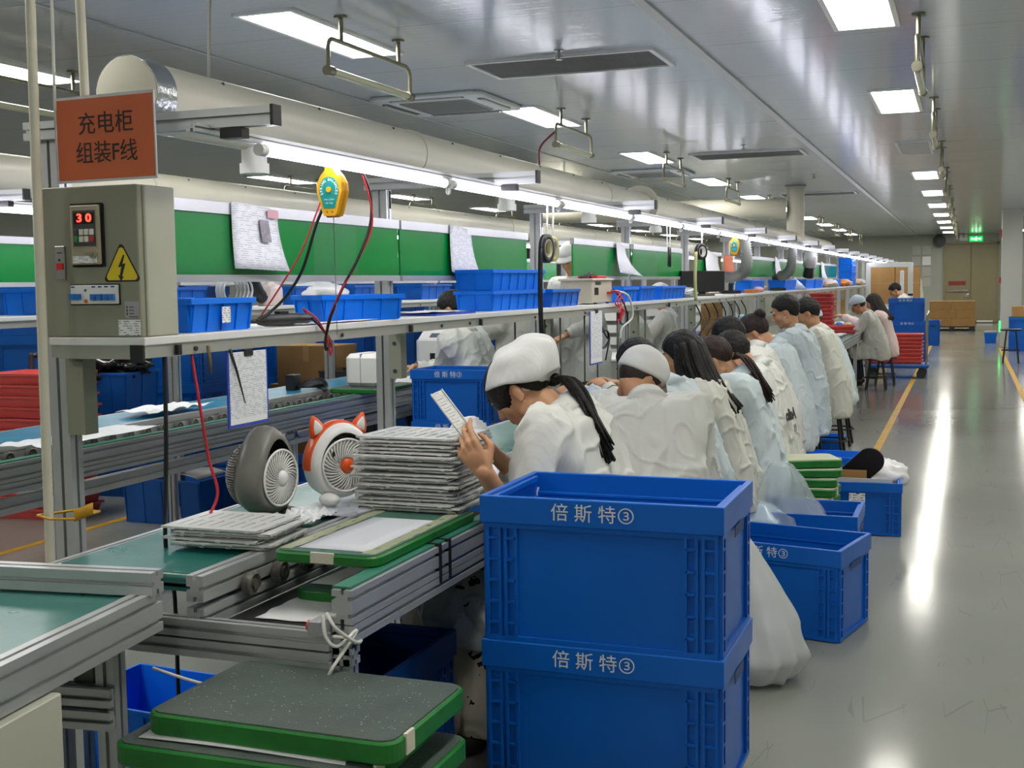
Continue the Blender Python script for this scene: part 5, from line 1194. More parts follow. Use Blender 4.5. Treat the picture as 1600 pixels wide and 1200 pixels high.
wire('black lead sagging over the shelf edge right of the spring balancer', [(-1.70, 3.27, 1.765), (-1.695, 3.33, 1.68), (-1.70, 3.34, 1.59), (-1.72, 3.30, 1.49), (-1.76, 3.27, 1.40), (-1.81, 3.28, 1.31), (-1.842, 3.30, 1.24), (-1.846, 3.31, 1.205), (-1.842, 3.33, 1.23), (-1.845, 3.28, 1.275), (-1.87, 3.28, SZ+.014), (-1.89, 3.31, SZ+.02)], .0045, BLACK)
wire('red lead twisted with the sagging black lead', [(-1.705, 3.28, 1.765), (-1.69, 3.32, 1.66), (-1.695, 3.335, 1.57), (-1.73, 3.29, 1.46), (-1.77, 3.265, 1.38), (-1.83, 3.29, 1.28), (-1.838, 3.32, 1.19), (-1.84, 3.335, 1.215), (-1.838, 3.30, 1.25), (-1.85, 3.26, SZ+.02), (-1.89, 3.25, SZ+.05), (-1.90, 3.30, SZ+.03)], .0028, WIRER)
def balancer(label, loc, rz=0.):
    t = empty('spring_balancer', loc, rz, label, 'balancer', 'yellow spring balancers')
    out = [(-.018, .0), (.018, .0), (.024, .012), (.040, .070), (.038, .094), (.026, .115), (.014, .128), (.012, .140), (-.012, .140), (-.014, .128), (-.026, .115), (-.038, .094), (-.040, .070), (-.024, .012)]
    MB().prism(out, (0, -.022, 0), (0, .022, 0)).build('housing', YELLOW, t, bevel=.005)
    MB().prism([(x*1.10, (y-.07)*1.05+.07) for x, y in out if y < .12], (0, -.004, 0), (0, .004, 0)).build('seam_flange', mat('dark_yellow', 'c48a14', .4), t, bevel=.001)
    pl_ = [(-.018, .022), (.018, .022), (.031, .068), (.028, .090), (.016, .106), (0, .111), (-.016, .106), (-.028, .090), (-.031, .068)]
    MB().prism(pl_, (0, -.0236, 0), (0, -.0226, 0)).build('teal_plate', mat('balancer_teal', '128a80', .4), t)
    bb = MB(); bb.cyl((0, -.027, .074), (0, -.022, .074), .008, 18); bb.build('spindle', YELLOW, t)
    word = 'SPRING BALANCER'
    for i, ch in enumerate(word):
        if ch == ' ': continue
        a = math.radians(205-230*i/(len(word)-1))
        o = lettering(ch, .0105, WHITEP, t, (.0245*math.cos(a), -.0238, .074+.028*math.sin(a)), name='letter', ext=.0003, bold=.0002); o.rotation_euler = (PI/2, PI/2-a if False else -(a-PI/2), 0)
    lettering('MAX LOAD', .006, WHITEP, t, (0, -.0238, .046), ext=.0003); lettering('0.6-1.5kg', .006, WHITEP, t, (0, -.0238, .036), ext=.0003)
    b = MB(); b.tube([(.006*math.cos(k*.7), 0, .152+.014*math.sin(k*.7)) for k in range(9)], .0022, 6, closed=True); b.build('hook', CHROME, t)
    MB().tube([(0, 0, .0), (0, 0, -.02), (.002, 0, -.34)], .0012, 5).build('steel_cord', CHROME, t)
    for s in (-1, 1): MB().cyl((s*.008, -.0225, .011), (s*.008, -.0215, .011), .0022, 8).build('pin_hole', BLACK, t)
    return t
balancer('yellow spring balancer with teal plate, nearest, hanging above the screwdriver', (-1.70, 3.11, 1.60))
balancer('small far yellow spring balancer hanging farther along the light rail', (-1.68, 9.45, 1.60))
# tape rolls hung on cords under the light rail
def tape_roll(label, x, y, z, r, w, m, core, strip, sm, rz=-5):
    t = empty('tape_roll', (x, y, z), math.radians(rz), label, 'tape roll')
    MB().lathe([(r*.62, -w/2), (r, -w/2), (r, w/2), (r*.62, w/2), (r*.62, -w/2)], 32, 0, None, True, 'x').build('roll', m, t)
    MB().lathe([(r*.58, -w/2-.001), (r*.64, -w/2-.001), (r*.64, w/2+.001), (r*.58, w/2+.001), (r*.58, -w/2-.001)], 28, 0, None, True, 'x').build('core', core, t)
    if strip: MB().grid(lambda u, v: ((v-.5)*w, -r-.001-.01*math.sin(u*3), -strip*u), 12, 1, 0, .0008).build('loose_strip', sm, t)
    b = MB(); b.tube([(0, 0, r*.6), (.004, 0, r), (.006, 0, 1.763-z)], .003, 6); b.tube([(0, 0, r*.6), (-.012, .03, r), (-.014, .04, 1.763-z)], .003, 6); b.build('cord', WIREW, t)
tape_roll('large black tape roll with a long strip hanging down past the shelf', -1.70, 5.0, 1.55, .062, .022, BLACK, CREAM, .37, BLACK)
tape_roll('pale yellow tape roll hanging just behind the large black one', -1.70, 5.08, 1.55, .055, .02, mat('pale_yellow_tape', 'd9d58e', .6), CREAM, 0, None)
tape_roll('narrow black tape roll hanging edge on above the three small bins', -1.69, 7.28, 1.55, .06, .02, BLACK, CREAM, 0, None, 14)
tape_roll('white tape roll with a long pale yellow strip hanging down', -1.69, 8.22, 1.60, .055, .028, BLACK, WHITE, .33, mat('pale_yellow_tape'), -25)
# hung sheets
def sheet(label, x, y0, y1, z0, z1, m=None, tilt=0., curl=.03, name='instruction_sheet'):
    t = tag(MB().grid(lambda u, v: (curl*(1-v)**2*(.3+u)*1.2+.006*math.sin(5*u), (u-.5)*(y1-y0), (v-1)*(z1-z0)), 8, 8, 0, .0006).build(name, m or PRINT, None, (x, (y0+y1)/2, z1), uv='yz'), label, 'sheet')
    t.rotation_euler.x = tilt; return t
s1 = sheet('large printed instruction sheet with a photo, hung on the first green board', -2.122, 3.235, 3.51, 1.455, 1.66, tilt=-.03)
MB().grid(lambda u, v: (.012+.012*(1-v), .0+.055*u, -.115+.07*v), 3, 3).build('printed_photo', mat('printed_photo', '9a94a0', .6, var=.4, vs=60), s1)
MB().grid(lambda u, v: (.0065, .06+.065*u, -.035+.028*v), 3, 3).build('red_stamp', mat('red_stamp', 'd8a8b0', .6), s1)
sheet('printed instruction sheet with dark square hung above the stacked bins', -2.122, 4.93, 5.19, 1.45, 1.655, tilt=-.05)
sheet('blank white sheet folded at the green board joint', -2.115, 7.62, 7.85, 1.45, 1.65, PAPERW, -.1, .08)
sheet('grey-white sheet hanging left of the orange strip', -2.12, 10.5, 11.1, 1.42, 1.65, PAPERW, -.1, .05)
sheet('narrow orange strip hung beneath the second spring balancer', -2.10, 11.25, 11.75, 1.42, 1.64, mat('orange_sheet', 'd8682c', .6), 0, .02, 'orange_strip')
sheet('white sheet hung between the grey ribbed hoses', -2.12, 14.6, 15.0, 1.45, 1.66, PAPERW, -.1, .05)
sheet('white sheet hung near the far end of the green boards', -2.12, 19.5, 20.0, 1.4, 1.66, PAPERW, -.1, .05)
b = MB()
def clipboard(label, x, y0, y1, z0, z1):
    t = empty('clipboard', (x, (y0+y1)/2, z0), 0, label, 'clipboard', 'blue clipboards'); l = (y1-y0)/2; h = z1-z0
    MB().bx(-.002, .002, -l, l, 0, h).build('blue_board', mat('clipboard_blue', '2f49b8', .4), t)
    MB().bx(.002, .0035, -l+.008, l-.008, h*.12, h).build('ruled_form', FORM, t, uv='yz')
    MB().bx(.002, .0028, -l+.008, l-.008, .008, h*.25).build('under_sheet', PAPERW, t)
    MB().bx(-.004, .008, -.02, .02, h-.012, h+.006).build('clip', BLACK, t)
clipboard('blue clipboard with ruled form hanging below the shelf, nearest', -1.858, 2.785, 2.985, 1.02, 1.225)
clipboard('narrow blue clipboard hanging below the shelf by the tester leads', -1.856, 6.15, 6.38, .965, 1.25)
b = MB().tube([(0, 0, 0), (.006, .02, -.06), (.01, .05, -.15)], [.004, .0035, .0015], 8); tag(b.build('probe_stick', BLACK, None, (-1.852, 2.795, 1.235)), 'thin black pointed stick clipped at the shelf edge over the clipboard', 'stick')
b = MB().tube([(0, 0, 0), (.004, 0, -.04), (0, .01, -.075)], [.005, .005, .003], 8); tag(b.build('brush', mat('brown_brush', '6a5a3a', .6), None, (-1.856, 2.70, 1.25)), 'short brown brush hanging under the shelf edge near the cabinet', 'brush')
for k, (y, n) in enumerate(((2.575, 'nearest, beside the cabinet'), (3.95, 'second, before the white cap'), (4.62, 'third, left of the black strip'), (8.0, 'beyond the tester'))):
    tag(MB().rbox(-.006, .006, -.009, .009, -.022, .004, .003).build('binder_clip', BLACK, None, (-1.858, y, 1.255)), 'black binder clip on the shelf edge, '+n, 'clip', 'binder clips on the shelf edge')
wire('black cable hanging from the shelf to the floor near the cabinet', [(-1.882, 2.55, 1.245), (-1.88, 2.54, 1.0), (-1.90, 2.55, .75), (-1.90, 2.58, .6), (-1.93, 2.62, .2), (-1.95, 2.66, .01)], .0055, BLACK)
wire('red cable hanging from the shelf onto the belt near the cabinet', [(-1.882, 2.66, 1.245), (-1.86, 2.66, 1.1), (-1.865, 2.70, .95), (-1.855, 2.72, .86), (-1.87, 2.70, .80), (-1.885, 2.66, .75)], .004, WIRER)
for k in range(8): wire('%s thin dark rod hanging below the shelf, counted from the white cap' % ORD[k], [(-1.98, 5.35+.34*k+.09*(k % 2), 1.26), (-1.98, 5.35+.34*k+.09*(k % 2), .76)], .005, mat('dark_rod', '6d6a64', .4, .6), 'hanging_rod', 1, 'rod', 'rods below the shelf')
for k in range(7): wire('%s loose black cable below the shelf under the monitor' % ORD[k], [(-1.88, 8.9+.32*k, 1.25), (-1.84, 8.95+.33*k, 1.12), (-1.9, 8.8+.34*k, .98), (-1.95, 8.9+.33*k, .78)], .006, BLACK, 'loose_cable', 5, 'cable', 'cables below the monitor')
# monitor, extraction hoses and soldering heads farther on
t = empty('monitor', (-2.00, 9.75, SZ), math.radians(-32), 'black monitor seen from behind on the shelf', 'monitor')
MB().rbox(-.025, .025, -.25, .25, .03, .20, .01).build('screen_back', BLACK, t); MB().rbox(-.06, .06, -.1, .1, 0, .012, .01).build('stand_foot', BLACK, t); MB().bx(-.015, .015, -.03, .03, .01, .06).build('stand_neck', BLACK, t)
def hose(label, pts, r, m):
    P_ = smooth_path(pts, 14); L = len(P_); b = MB(); b.tube(P_, [r*(1+.17*math.cos(i*PI)) for i in range(L)], 14)
    return tag(b.build('ribbed_hose', m, None), label, 'hose', 'extraction hoses')
HM = mat('grey_hose', '9a9c98', .55)
hose('grey ribbed hose curving down to the first soldering head', [(-1.85, 10.9, 1.86), (-1.84, 10.9, 1.7), (-1.84, 10.95, 1.55), (-1.88, 11.0, 1.47), (-1.98, 11.0, 1.43), (-2.04, 11.0, 1.44)], .047, HM)
hose('second grey ribbed hose curving down to the double head', [(-1.82, 13.85, 1.86), (-1.82, 13.85, 1.7), (-1.84, 13.9, 1.54), (-1.90, 13.95, 1.47), (-1.97, 14.0, 1.45)], .05, HM)
hose('white sleeved hose with dark tip, third along the shelf', [(-1.85, 15.9, 1.86), (-1.86, 15.9, 1.7), (-1.88, 15.95, 1.585)], .075, mat('white_hose', 'd8dad8', .5))
hose('dark hose tip below the white sleeved hose', [(-1.88, 15.95, 1.575), (-1.89, 15.96, 1.5), (-1.90, 15.98, 1.44)], .06, DARK)
def solder_head(label, x, y):
    t = empty('soldering_station', (x, y, SZ), math.radians(15), label, 'soldering station', 'soldering stations')
    MB().rbox(-.09, .09, -.12, .12, 0, .03, .01).build('base', BLACK, t)
    b = MB(); b.cyl((0, -.06, .03), (0, -.06, .12), .02, 10); b.cyl((0, .08, .03), (0, .05, .11), .012, 8); b.build('column', BLACK, t)
    MB().ell((0, 0, .15), (.06, .13, .045), 18).build('hood', mat('hood_grey', '55575a', .4), t)
    MB().cyl((.04, .02, .02), (.05, .04, .12), .008, 8).build('iron', CHROME, t)
solder_head('black soldering station under the first ribbed hose', -2.05, 11.3); solder_head('black soldering station under the second ribbed hose', -2.04, 14.2)
t = empty('work_lamp', (-1.98, 15.2, SZ), 0, 'pale cone lamp on crossed legs under the white sleeved hose', 'work lamp')
MB().lathe([(.16, 0), (.10, .07), (.03, .13), (.02, .15)], 20).build('cone', mat('pale_blue_cone', 'b9c8e0', .4), t)
crumple('pink_sponge', 'pink sponge block on the shelf by the soldering station', 'sponge', (-1.92, 12.1, SZ+.028), (.05, .12, .028), mat('pink_sponge', 'e8b0b0', .8), 2, .12, 24, 2)
tag(MB().rbox(-.05, .05, -.14, .14, 0, .035, .01).build('small_tool_box', mat('orange_brown_box', 'b8743c', .6), None, (-1.93, 11.75, SZ)), 'small orange-brown box before the pink sponge', 'box')
for k, (y, c) in enumerate(((18.6, 'd8c8b8'), (19.2, 'e6e2da'), (21.2, 'e08a3c'), (21.7, 'e2e2e6'), (24.2, 'd8c0a0'), (24.8, 'c9d4e8'))):
    crumple('bagged_parts', '%s small heap of bagged parts at the far end of the shelf' % ORD[k], 'bag', (-1.98, y, SZ+.05), (.12, .3, .06), mat('bagged_%d' % k, c, .6, var=.3, vs=12), k*2.1, .3, 28, 3, -.05)
# clipboard and papers lying on the shelf
tag(MB().bx(-.11, .11, -.2, .2, 0, .006).build('document_tray', mat('clipboard_blue'), None, (-1.99, 4.42, SZ)), 'flat blue folder lying on the shelf left of the stacked bins', 'folder')
rag('loose_papers', 'loose white papers lying on the blue folder on the shelf', (-1.99, 4.38, SZ+.006), .18, .36, .008, 31, PAPERW, 3, 'papers', .001)
rag('loose_papers', 'loose white papers under the wide blue bin at the shelf front', (-1.90, 3.45, SZ), .07, .5, .004, 37, PAPERW, 3, 'papers', .001)
# ================================================================ SECOND LINE AND BACKGROUND AT LEFT
for k, (y, w_, n) in enumerate(((2.9, .5, 'nearest the cream pipe'), (4.9, .6, 'behind the cabinet bin'), (5.7, .5, 'behind the screwdriver'), (7.2, .55, 'behind the spring balancer leads'), (8.0, .5, 'left of the worker\'s hair'), (9.2, .6, 'behind the stacked bins'), (10.4, .6, 'behind the tester'))):
    tote('blue bin on the shelf of the second line, '+n, (-4.2, y, SZ), math.radians(90), w_, .24, .12, group='parts bins on the second shelf', m=BLUE)
t = empty('spray_bottle', (-4.13, 6.70, SZ), 0, 'pink-white plastic bottle on the second shelf behind the screwdriver', 'bottle')
MB().lathe([(.01, 0), (.075, 0), (.08, .01), (.08, .10), (.07, .125), (.028, .14), (.026, .155), (.01, .155)], 20).build('bottle', mat('pink_white_bottle', 'e0cfc8', .3), t)
MB().cyl((0, 0, .155), (0, 0, .18), .03, 14).build('cap', WHITE, t)
crumple('plastic_sheet_stack', 'white ribbed plastic sheet heap on the second shelf', 'sheet', (-4.15, 7.35, SZ+.07), (.12, .33, .07), WHITE, 8, .15, 30, 2, -.07)
b = MB()
for k in range(5): b.tube([(.02*k, .11*math.cos(2*PI*i/18)*(1+.1*k), .10+.09*math.sin(2*PI*i/18)) for i in range(18)], .007, 6, closed=True)
tag(b.build('tubing_coil', mat('clear_tubing', 'c9ccd0', .2), None, (-4.15, 6.25, SZ)), 'coil of clear tubing on the second shelf', 'tubing')
hose('dark ribbed hose lying on the second shelf', [(-4.1, 6.45, 1.46), (-4.12, 6.52, 1.40), (-4.14, 6.62, 1.34), (-4.15, 6.75, 1.33)], .035, DARK)
# white machine, box, adapter on the second conveyor
t = empty('bench_machine', (-3.60, 8.35, .755), math.radians(0), 'white bench machine with lever arm on the second conveyor', 'machine')
MB().rbox(-.18, .22, -.25, .25, 0, .25, .03).build('machine_case', WHITE, t)
b = MB(); b.add([(-.16, -.24, .25), (.2, -.24, .25), (.2, .1, .25), (-.16, .1, .25), (-.16, -.14, .31), (.2, -.14, .31), (.2, .1, .31), (-.16, .1, .31)], [(0, 1, 5, 4), (1, 2, 6, 5), (2, 3, 7, 6), (3, 0, 4, 7), (4, 5, 6, 7)]); b.build('control_hump', WHITE, t)
MB().add([(-.08, -.222, .262), (.06, -.222, .262), (.06, -.172, .292), (-.08, -.172, .292)], [(0, 1, 2, 3)]).build('display', mat('screen_grey', '4a5566', .3), t)
MB().bx(-.06, .06, -.256, -.25, .07, .15).build('socket', BLACK, t)
b = MB(); b.tube([(.16, -.2, .40), (.17, -.22, .30), (.16, -.25, .20), (.165, -.26, .10)], [.012, .016, .012, .006], 8); b.build('lever_arm', CHROME, t)
b = MB(); b.tube(bez((-.05, .2, .28), (-.05, .2, .48), (.16, .1, .48), (.16, -.2, .40), 12), .012, 8); b.build('blue_air_hose', BLUE, t)
t = empty('appliance_cover', (-3.45, 6.75, .787), 0, 'white rounded appliance cover on a green tray at the second line', 'cover')
MB().rbox(-.11, .11, -.15, .15, 0, .20, .035, e=.025).build('cover_shell', WHITE, t)
MB().bx(-.002, .002, -.152, .152, .01, .202).build('seam', GREYP, t)
tray('carrier_tray', 'green carrier tray under the white appliance cover at the second line', (-3.45, 6.75, .755), math.radians(90), .5, .34, .03, 'green trays at the second line')
b = MB()
for k in range(5): b.tube(bez((.02*k, 0, 0), (.0+.02*k, -.1, .16), (-.1+.03*k, .05, .18), (-.16+.04*k, .08+.02*k, .05), 10), .007, 6)
tag(b.build('wire_bundle', mat('yellow_green_wire', '7f9a2c', .5), None, (-3.5, 7.0, .757)), 'yellow-green wire bundle behind the white appliance cover', 'wires')
b = MB()
for k in range(6): b.tube(bez((0, 0, .02), (.1, -.1+.05*k, .03+.02*k), (.2, .1, .02), (.05+.04*k, .15-.05*k, .01), 10), .008, 6)
b.rbox(-.06, .0, -.05, .05, 0, .10, .01); tag(b.build('power_adapter', BLACK, None, (-3.98, 6.75, .745)), 'black power adapter with coiled lead on the teal belt', 'adapter')
b = MB()
for k in range(7): b.tube(bez((0, 0, .02), (.1, -.1+.05*k, .05+.03*k), (.2, .1, .1), (.05+.04*k, .15-.05*k, .02), 10), .01, 6)
tag(b.build('cable_heap', BLACK, None, (-3.62, 7.9, .757)), 'heap of black cables before the white machine', 'cables')
MB_W = MB().grid(lambda u, v: (.30*math.cos(u*2.2)*(.6)-.1, v*.5, -.02-.28*math.sin(u*1.6)), 10, 4, 0, .002)
tag(MB_W.build('foam_sheet', CLOTHW, None, (-3.28, 7.35, .80)), 'white foam sheet curling down off the second conveyor', 'sheet')
# stacks behind the teal belt
def stack(n, x, y, z0, rz, w, dp, h, m, lab, group, pitch=None, text=False):
    first = None
    for k in range(n):
        l = '%s blue crate from the floor in the stack %s' % (ORD[k], lab); z = z0+(pitch or h+.003)*k
        if first is None: first = folding_crate(l, (x, y, z), rz, w, dp, h, text, group, m)
        else: dup(first, (x, y, z), label=l)
stack(4, -6.10, 6.9, .004, .1, .6, .4, .36, BLUED, 'at the left picture edge', 'crates stacked at the left edge')
stack(4, -5.42, 7.55, .004, .0, .6, .4, .35, BLUED, 'left of the black bag bin', 'crates stacked left of the black bag bin')
stack(4, -6.85, 9.4, .004, .0, .6, .4, .36, BLUED, 'behind the black crates', 'crates stacked behind the black crates')
stack(3, -6.15, 9.1, .004, .0, .58, .4, .32, BLUED, 'behind the red cable', 'crates stacked behind the red cable')
stack(3, -5.62, 8.95, .004, .12, .45, .4, .32, BLUE, 'behind the ruled form', 'crates stacked behind the form')
stack(4, -4.75, 9.9, .004, .0, .6, .4, .36, BLUED, 'right of the brown boxes', 'crates stacked right of the boxes')
stack(4, -5.40, 10.2, .004, .0, .6, .4, .36, BLUED, 'behind the brown boxes', 'crates stacked behind the boxes')
stack(4, -4.9, 12.6, .004, .0, .6, .4, .36, BLUED, 'far behind the white machine', 'crates far behind the machine')
stack(4, -5.6, 12.9, .004, .0, .6, .4, .36, BLUED, 'far left behind the white machine', 'crates far behind the machine')
stack(4, -6.4, 12.4, .004, .0, .6, .4, .36, BLUED, 'farthest left behind the brown boxes', 'crates far behind the machine')
def tray_red(label, loc, rz, w=.5, dp=.36, h=.062, group=None):
    b = MB(); b.openbox(-w/2, w/2, -dp/2, dp/2, 0, h, .012, .02, True); b.openbox(-w/2-.008, w/2+.008, -dp/2-.008, dp/2+.008, h-.012, h+.002, .014, 0, False)
    o = b.build('tray_shell', RED); o.name = 'red_tray'; return tag(o, label, 'tray', group).__class__ and _place(o, loc, rz)
def _place(o, loc, rz): o.location = loc; o.rotation_euler.z = rz; return o
def red_stack(n, x, y, z0, rz, w, dp, h, lab, group, jit=.012):
    first = None
    for k in range(n):
        l = '%s red tray from the bottom of the stack %s' % (ORD[k], lab); loc = (x+rnd.uniform(-jit, jit), y+rnd.uniform(-jit, jit), z0+(h+.003)*k); r = rz+rnd.uniform(-.04, .04)
        if first is None: first = tray_red(l, loc, r, w, dp, h, group)
        else: dup(first, loc, r, l)
red_stack(13, -5.38, 6.05, .0, .05, .52, .38, .066, 'behind the teal belt at left', 'red trays behind the teal belt')
red_stack(12, -5.92, 5.95, .0, .0, .30, .38, .068, 'at the far left picture edge', 'red trays at the left edge')
t = empty('hand_truck', (-5.69, 6.45, 0), 0, 'grey tube handle cart between the two red tray stacks', 'cart')
MB().tube(smooth_path([(.05, -.2, .08), (.05, -.2, .9), (.05, -.17, .98), (.05, .14, .98), (.05, .2, .9), (.05, .2, .08)], 6), .018, 8).build('handle', DARK, t)
MB().rbox(-.1, .12, -.24, .24, .05, .08, .02).build('deck', DARK, t)
for s in (-1, 1): MB().cyl((0, s*.22-.015, .05), (0, s*.22+.015, .05), .05, 14).build('wheel', BLACKR, t)
for k in range(2): tote(['lower', 'upper'][k]+' deep blue tote of the pair holding the black bag', (-5.50, 6.80+.05*(1-k), .425*k), .06, .58, .40, .42, .03, 5, BLUED, 'totes with the black bag', None, 'tote_bin')
crumple('rubbish_bag', 'shiny black bag heaped in the blue tote behind the second belt', 'bag', (-5.50, 6.80, .885), (.25, .17, .12), mat('black_film', '15161a', .18), 5, .45, 50, 3)
for k in range(5): tote('black crate %s from the floor, beside the black bag tote' % ORD[k], (-6.02, 8.15, .19*k), 0, .44, .38, .187, .006, 6, mat('black_crate', '1d1f22', .5), 'black crates', None, 'black_crate')
def carton(label, loc, rz, w, dp, h, group=None, m=None, tape=True):
    t = empty('carton', loc, rz, label, 'carton', group); MB().bx(-w/2, w/2, -dp/2, dp/2, 0, h).build('box', m or CARD, t, bevel=.004)
    if tape: MB().bx(-.025, .025, -dp/2-.001, dp/2+.001, h*.6, h+.001).build('tape', mat('packing_tape', 'b8935c', .3), t)
    return t
carton('lower brown carton behind the teal belt', (-5.02, 8.70, .28), 0, .5, .4, .34, 'brown cartons behind the teal belt'); carton('upper brown carton behind the teal belt, in the stack of two', (-4.95, 8.72, .62), .05, .52, .4, .31, 'brown cartons behind the teal belt')
carton('base brown carton on the floor under the two cartons', (-5.0, 8.70, 0), 0, .54, .42, .28, 'brown cartons behind the teal belt')
for k in range(3): tote('grey-black storage box %s from the floor, right of the brown cartons' % ORD[k], (-4.52, 8.5, .25*k), 0, .4, .36, .245, .006, 3, mat('grey_black_box', '34373c', .5), 'grey black boxes', 'y', 'storage_box')
# white bench and rack between the lines, farther on
t = empty('white_bench', (-2.87, 10.2, 0), 0, 'pale grey bench box behind the man with the white cap', 'bench')
MB().rbox(-.36, .36, -.42, .42, .10, .74, .02).build('bench_body', mat('pale_bench', 'c9ccc8', .4), t); MB().rbox(-.38, .38, -.44, .44, .74, .77, .02).build('bench_top', WHITE, t)
for q in ((-.3, -.36), (.3, -.36), (-.3, .36), (.3, .36)): MB().cyl((q[0], q[1], 0), (q[0], q[1], .1), .025, 10).build('foot', BLACK, t)
for k in range(3):
    t = empty('parts_rack', (-3.15+.2*k, 10.9+1.5*k, 0), 0, '%s white rack of small white drawers behind the dark rods' % ORD[k], 'rack', 'white drawer racks')
    MB().bx(-.16, .16, -.02, .02, 0, 1.2).build('rack_back', mat('rack_grey', 'b4b8b8', .5), t)
    for r in range(6):
        for c in range(2): MB().openbox(-.15+.155*c, -.01+.155*c, -.10, -.02, .5+.11*r, .57+.11*r, .006).build('drawer', WHITE, t)
t = empty('wood_board', (-2.45, 12.6, 0), .3, 'brown particle board standing under the shelf by the black cables', 'board'); MB().bx(-.14, .14, -.01, .01, 0, 1.28).build('panel', mat('particle_board', 'b08a5a', .8, var=.35, vs=50), t)
folding_crate('blue crate beside the pale bench box under the shelf', (-3.2, 11.0, .004), 0, .6, .4, .36, False, 'crates near the pale bench')
for k, (x, y) in enumerate(((-2.6, 13.2), (-2.5, 14.6), (-3.1, 14.2))): tote('%s blue bin on the floor stand beyond the particle board' % ORD[k], (x, y, .66), 0, .4, .3, .16, .02, 4, BLUE, 'bins beyond the particle board'); tag(MB().rbox(-.22, .22, -.17, .17, 0, .658, .01).build('floor_stand', mat('pale_bench'), None, (x, y, 0)), '%s pale stand carrying a blue bin beyond the particle board' % ORD[k], 'stand')
# ================================================================ FAR END AND AISLE
red_stack(10, -1.67, 15.55, .757, .0, .27, .36, .045, 'on the far conveyor', 'red trays on the far conveyor', .008)
red_stack(2, -1.40, 15.0, .757, .2, .3, .36, .045, 'in front of the far woman', 'red trays before the far woman', .008)
rag('loose_papers', 'white papers on the far conveyor end before the red tray', (-1.45, 14.4, .757), .3, .6, .012, 41, PAPERW, 3, 'papers')
t = empty('desk_monitor', (-1.95, 17.2, .757), 0, 'small black screen on the far conveyor behind the red stack', 'monitor'); MB().rbox(-.16, .16, -.03, .03, .08, .36, .01).build('screen', BLACK, t); MB().cyl((0, 0, 0), (0, 0, .09), .04, 12).build('stand', BLACK, t)
for k in range(9): crumple('bagged_parts', '%s small bright bag in the heap on the far conveyor' % ORD[k], 'bag', (-1.65+.11*(k % 3), 16.3+.14*(k//3), .80), (.05, .07, .04), mat('heap_%d' % (k % 4), ['d8dce8', '2f6fd0', 'e0b020', 'eceaf0'][k % 4], .5), k*1.7, .3, 18, 3, -.04)
# platform trolley
t = empty('platform_trolley', (-.91, 18.1, 0), 0, 'blue platform trolley with a steel push handle in the aisle', 'trolley')
MB().rbox(-.44, .44, -.28, .28, .15, .205, .05).build('deck', mat('trolley_blue', '1c5aa8', .5), t)
MB().tube(smooth_path([(.40, -.22, .2), (.40, -.22, .8), (.42, -.17, .92), (.42, .17, .92), (.40, .22, .8), (.40, .22, .2)], 6), .014, 8).build('push_handle', CHROME, t)
for x in (-.34, .34):
    for y in (-.2, .2):
        b = MB(); b.cyl((x, y-.018, .065), (x, y+.018, .065), .065, 16); b.bx(x-.03, x+.03, y-.03, y+.03, .125, .151); b.build('caster', mat('grey_caster', '2f3a3c', .6), t)
red_stack(8, -.77, 18.02, .206, .0, .42, .36, .05, 'at the handle end of the trolley', 'red trays on the trolley', .008); red_stack(6, -1.18, 18.02, .206, .0, .34, .36, .052, 'at the far end of the trolley', 'red trays on the trolley', .008)
for k in range(3):
    folding_crate('%s big blue crate from the floor in the stack behind the trolley' % ORD[k], (-.85+.0*k-(.03 if k == 2 else 0), 20.3, .004+.363*k), 0, .6 if k < 2 else .54, .42, .36, True, 'crates behind the trolley')
folding_crate('single tall blue box standing alone right of the trolley', (-.63, 27.0, .004), math.radians(90), .5, .26, .52, False, 'tall box')
# white steel frame with cartons behind
t = empty('steel_frame', (-1.36, 24, 0), 0, 'white steel goods frame near the end of the line', 'frame'); FW = mat('white_frame_paint', 'd2d4ce', .4)
for x in (-.38, .38): MB().rbox(x-.045, x+.045, -.05, .05, 0, 1.70, .015).build('upright', FW, t)
for z in (1.66, .88): MB().rbox(-.38, .38, -.045, .045, z-.045, z+.045, .01).build('cross_member', FW, t)
MB().rbox(.2, .27, -.15, -.08, 0, 1.55, .02).build('inner_post', WHITE, t)
for z in (1.1, .7): MB().bx(.334, .426, -.052, .052, z-.02, z+.02).build('black_band', BLACK, t)
n_ = 0
for r in range(5):
    for c in range(2):
        carton('brown carton in row %s from the floor, %s, behind the steel frame' % (ORD[r], ('left', 'right')[c]), (-1.59+.48*c, 26.0, .012+.325*r), .0, .47, .4, .32, 'cartons behind the steel frame', tape=False)
for k in range(3): carton('%s brown carton from the floor left of the steel frame' % ORD[k], (-2.5, 25.4, .43*k), .1, .42, .4, .42, 'cartons left of the frame')
crumple('bagged_parts', 'pale heap of bagged parts on the crates left of the steel frame', 'bag', (-2.5, 25.4, 1.37), (.2, .15, .09), mat('bagged_4'), 3, .3, 28, 3, -.08)
t = empty('pallet', (-.34, 34.6, 0), 0, 'dark pallet under the cartons before the far door', 'pallet')
for z in (.0, .10): MB().rbox(-.58, .58, -.45, .45, z, z+.025, .01).build('pallet_deck', mat('dark_pallet', '2a2c2e', .7), t)
for x in (-.5, 0, .5): MB().bx(x-.07, x+.07, -.44, .44, .025, .10).build('pallet_block', mat('dark_pallet'), t)
for r in range(3):
    xs = ((-.57, -.02), (-.02, .57)) if r != 1 else ((-.57, .10), (.10, .57))
    for c, (a, e) in enumerate(xs): carton('carton on the pallet before the far door, %s layer, %s' % (('bottom', 'middle', 'top')[r], ('left', 'right')[c]), (-.34+(a+e)/2, 34.6, .126+.222*r), 0, e-a-.004, .84, .22, 'cartons on the pallet', tape=False)
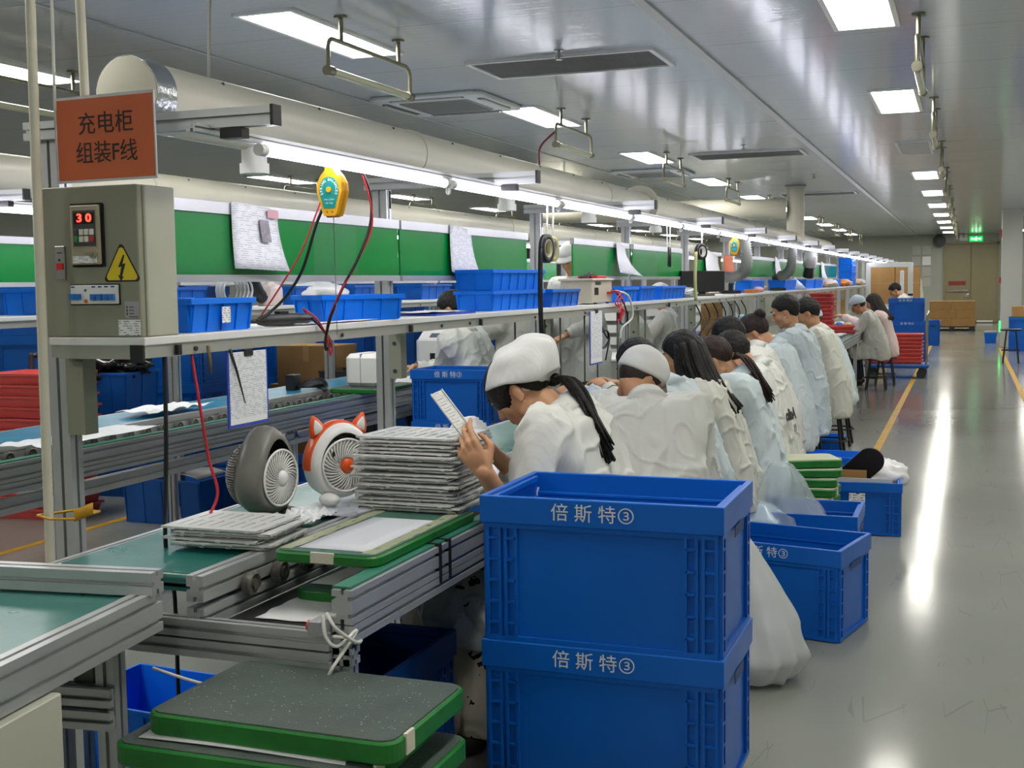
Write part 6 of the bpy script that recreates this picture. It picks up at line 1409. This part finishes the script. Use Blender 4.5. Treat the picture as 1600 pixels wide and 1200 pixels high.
t = empty('notice_board', (-1.35, Y1-.003, 0), 0, 'rack of pale notice sheets on the far wall behind the standing man', 'notice board')
for r in range(4):
    for c in range(2): MB().bx(-.25+.3*c, .0+.3*c, -.02, 0, 1.15+.33*r, 1.42+.33*r).build('notice', PAPERW if (r, c) == (2, 1) else mat('grey_notice', 'b4b6b0', .6), t)
# right side by the column
stool(.70, 21.45, .56, 'tall black round stool beside the white column at right', .17, 'stool at the column')
t = tote('small blue bin with a white liner bag beside the column', (.50, 27.9, 0), 0, .26, .24, .22, .03, 3, BLUEB, None, None, 'waste_bin')
sack('liner_bag', 'white liner bag folded over the small blue bin', (.50, 27.9, .17), [(.10, 0, 0, 0), (.115, .06, 0, 0), (.13, .085, 0, 0), (.09, .09, 0, 0)], BAGM, 4, 30)
folding_crate('lower blue folding crate right of the column', (1.02, 25.0, .004), 0, .5, .4, .36, False, 'crates right of the column'); folding_crate('upper blue folding crate right of the column, under the carton', (1.02, 25.0, .367), 0, .5, .4, .28, False, 'crates right of the column')
carton('open brown carton on the blue crates right of the column', (1.04, 25.0, .65), 0, .44, .36, .2)
b = MB()
t = empty('wall_box', (.655, 26.6, 0), 0, 'red alarm boxes and green exit lamp on the column side', 'alarm box')
MB().bx(-.03, .0, -.08, .08, 2.2, 2.36).build('red_box', WIRER, t); MB().bx(-.03, 0, -.06, .06, 1.28, 1.40).build('red_box', WIRER, t); MB().bx(-.02, 0, -.08, .08, .30, .52).build('exit_lamp', mat('exit_lamp_green', '2cf060', .4, emit=3), t)
# plate and cloth in the woman's hands
sp = slat('slotted_plate', 'narrow white slotted plate held up in the woman\'s left hand', (-1.445, 3.275, .925), (0, 0, 0))
tv = Vector((-.62, .28, .58)).normalized(); nv = Vector((.45, -.70, .5)); nv = (nv-tv*nv.dot(tv)).normalized()
sp.matrix_world = Matrix.Translation((-1.300, 3.035, 1.037)) @ Matrix((tv, nv.cross(tv), nv)).transposed().to_4x4()
crumple('wiping_rag', 'crumpled white cloth held in the woman\'s right hand', 'cloth', (-1.405, 3.39, .945), (.05, .045, .04), CLOTHW, 7, .45, 30, 3)
rag('white_strip_stack', 'white cut strips lying on the belt behind the held plate', (-1.50, 3.75, .757), .2, .3, .02, 51, CLOTHW, 4, 'strips')
crumple('film_bag', 'pale blue-white plastic bag on the tray lane left of the white cap man', 'bag', (-1.43, 4.72, .865), (.09, .07, .10), mat('pale_blue_film', 'ccd8e4', .3), 11, .25, 44, 2.6, -.108)
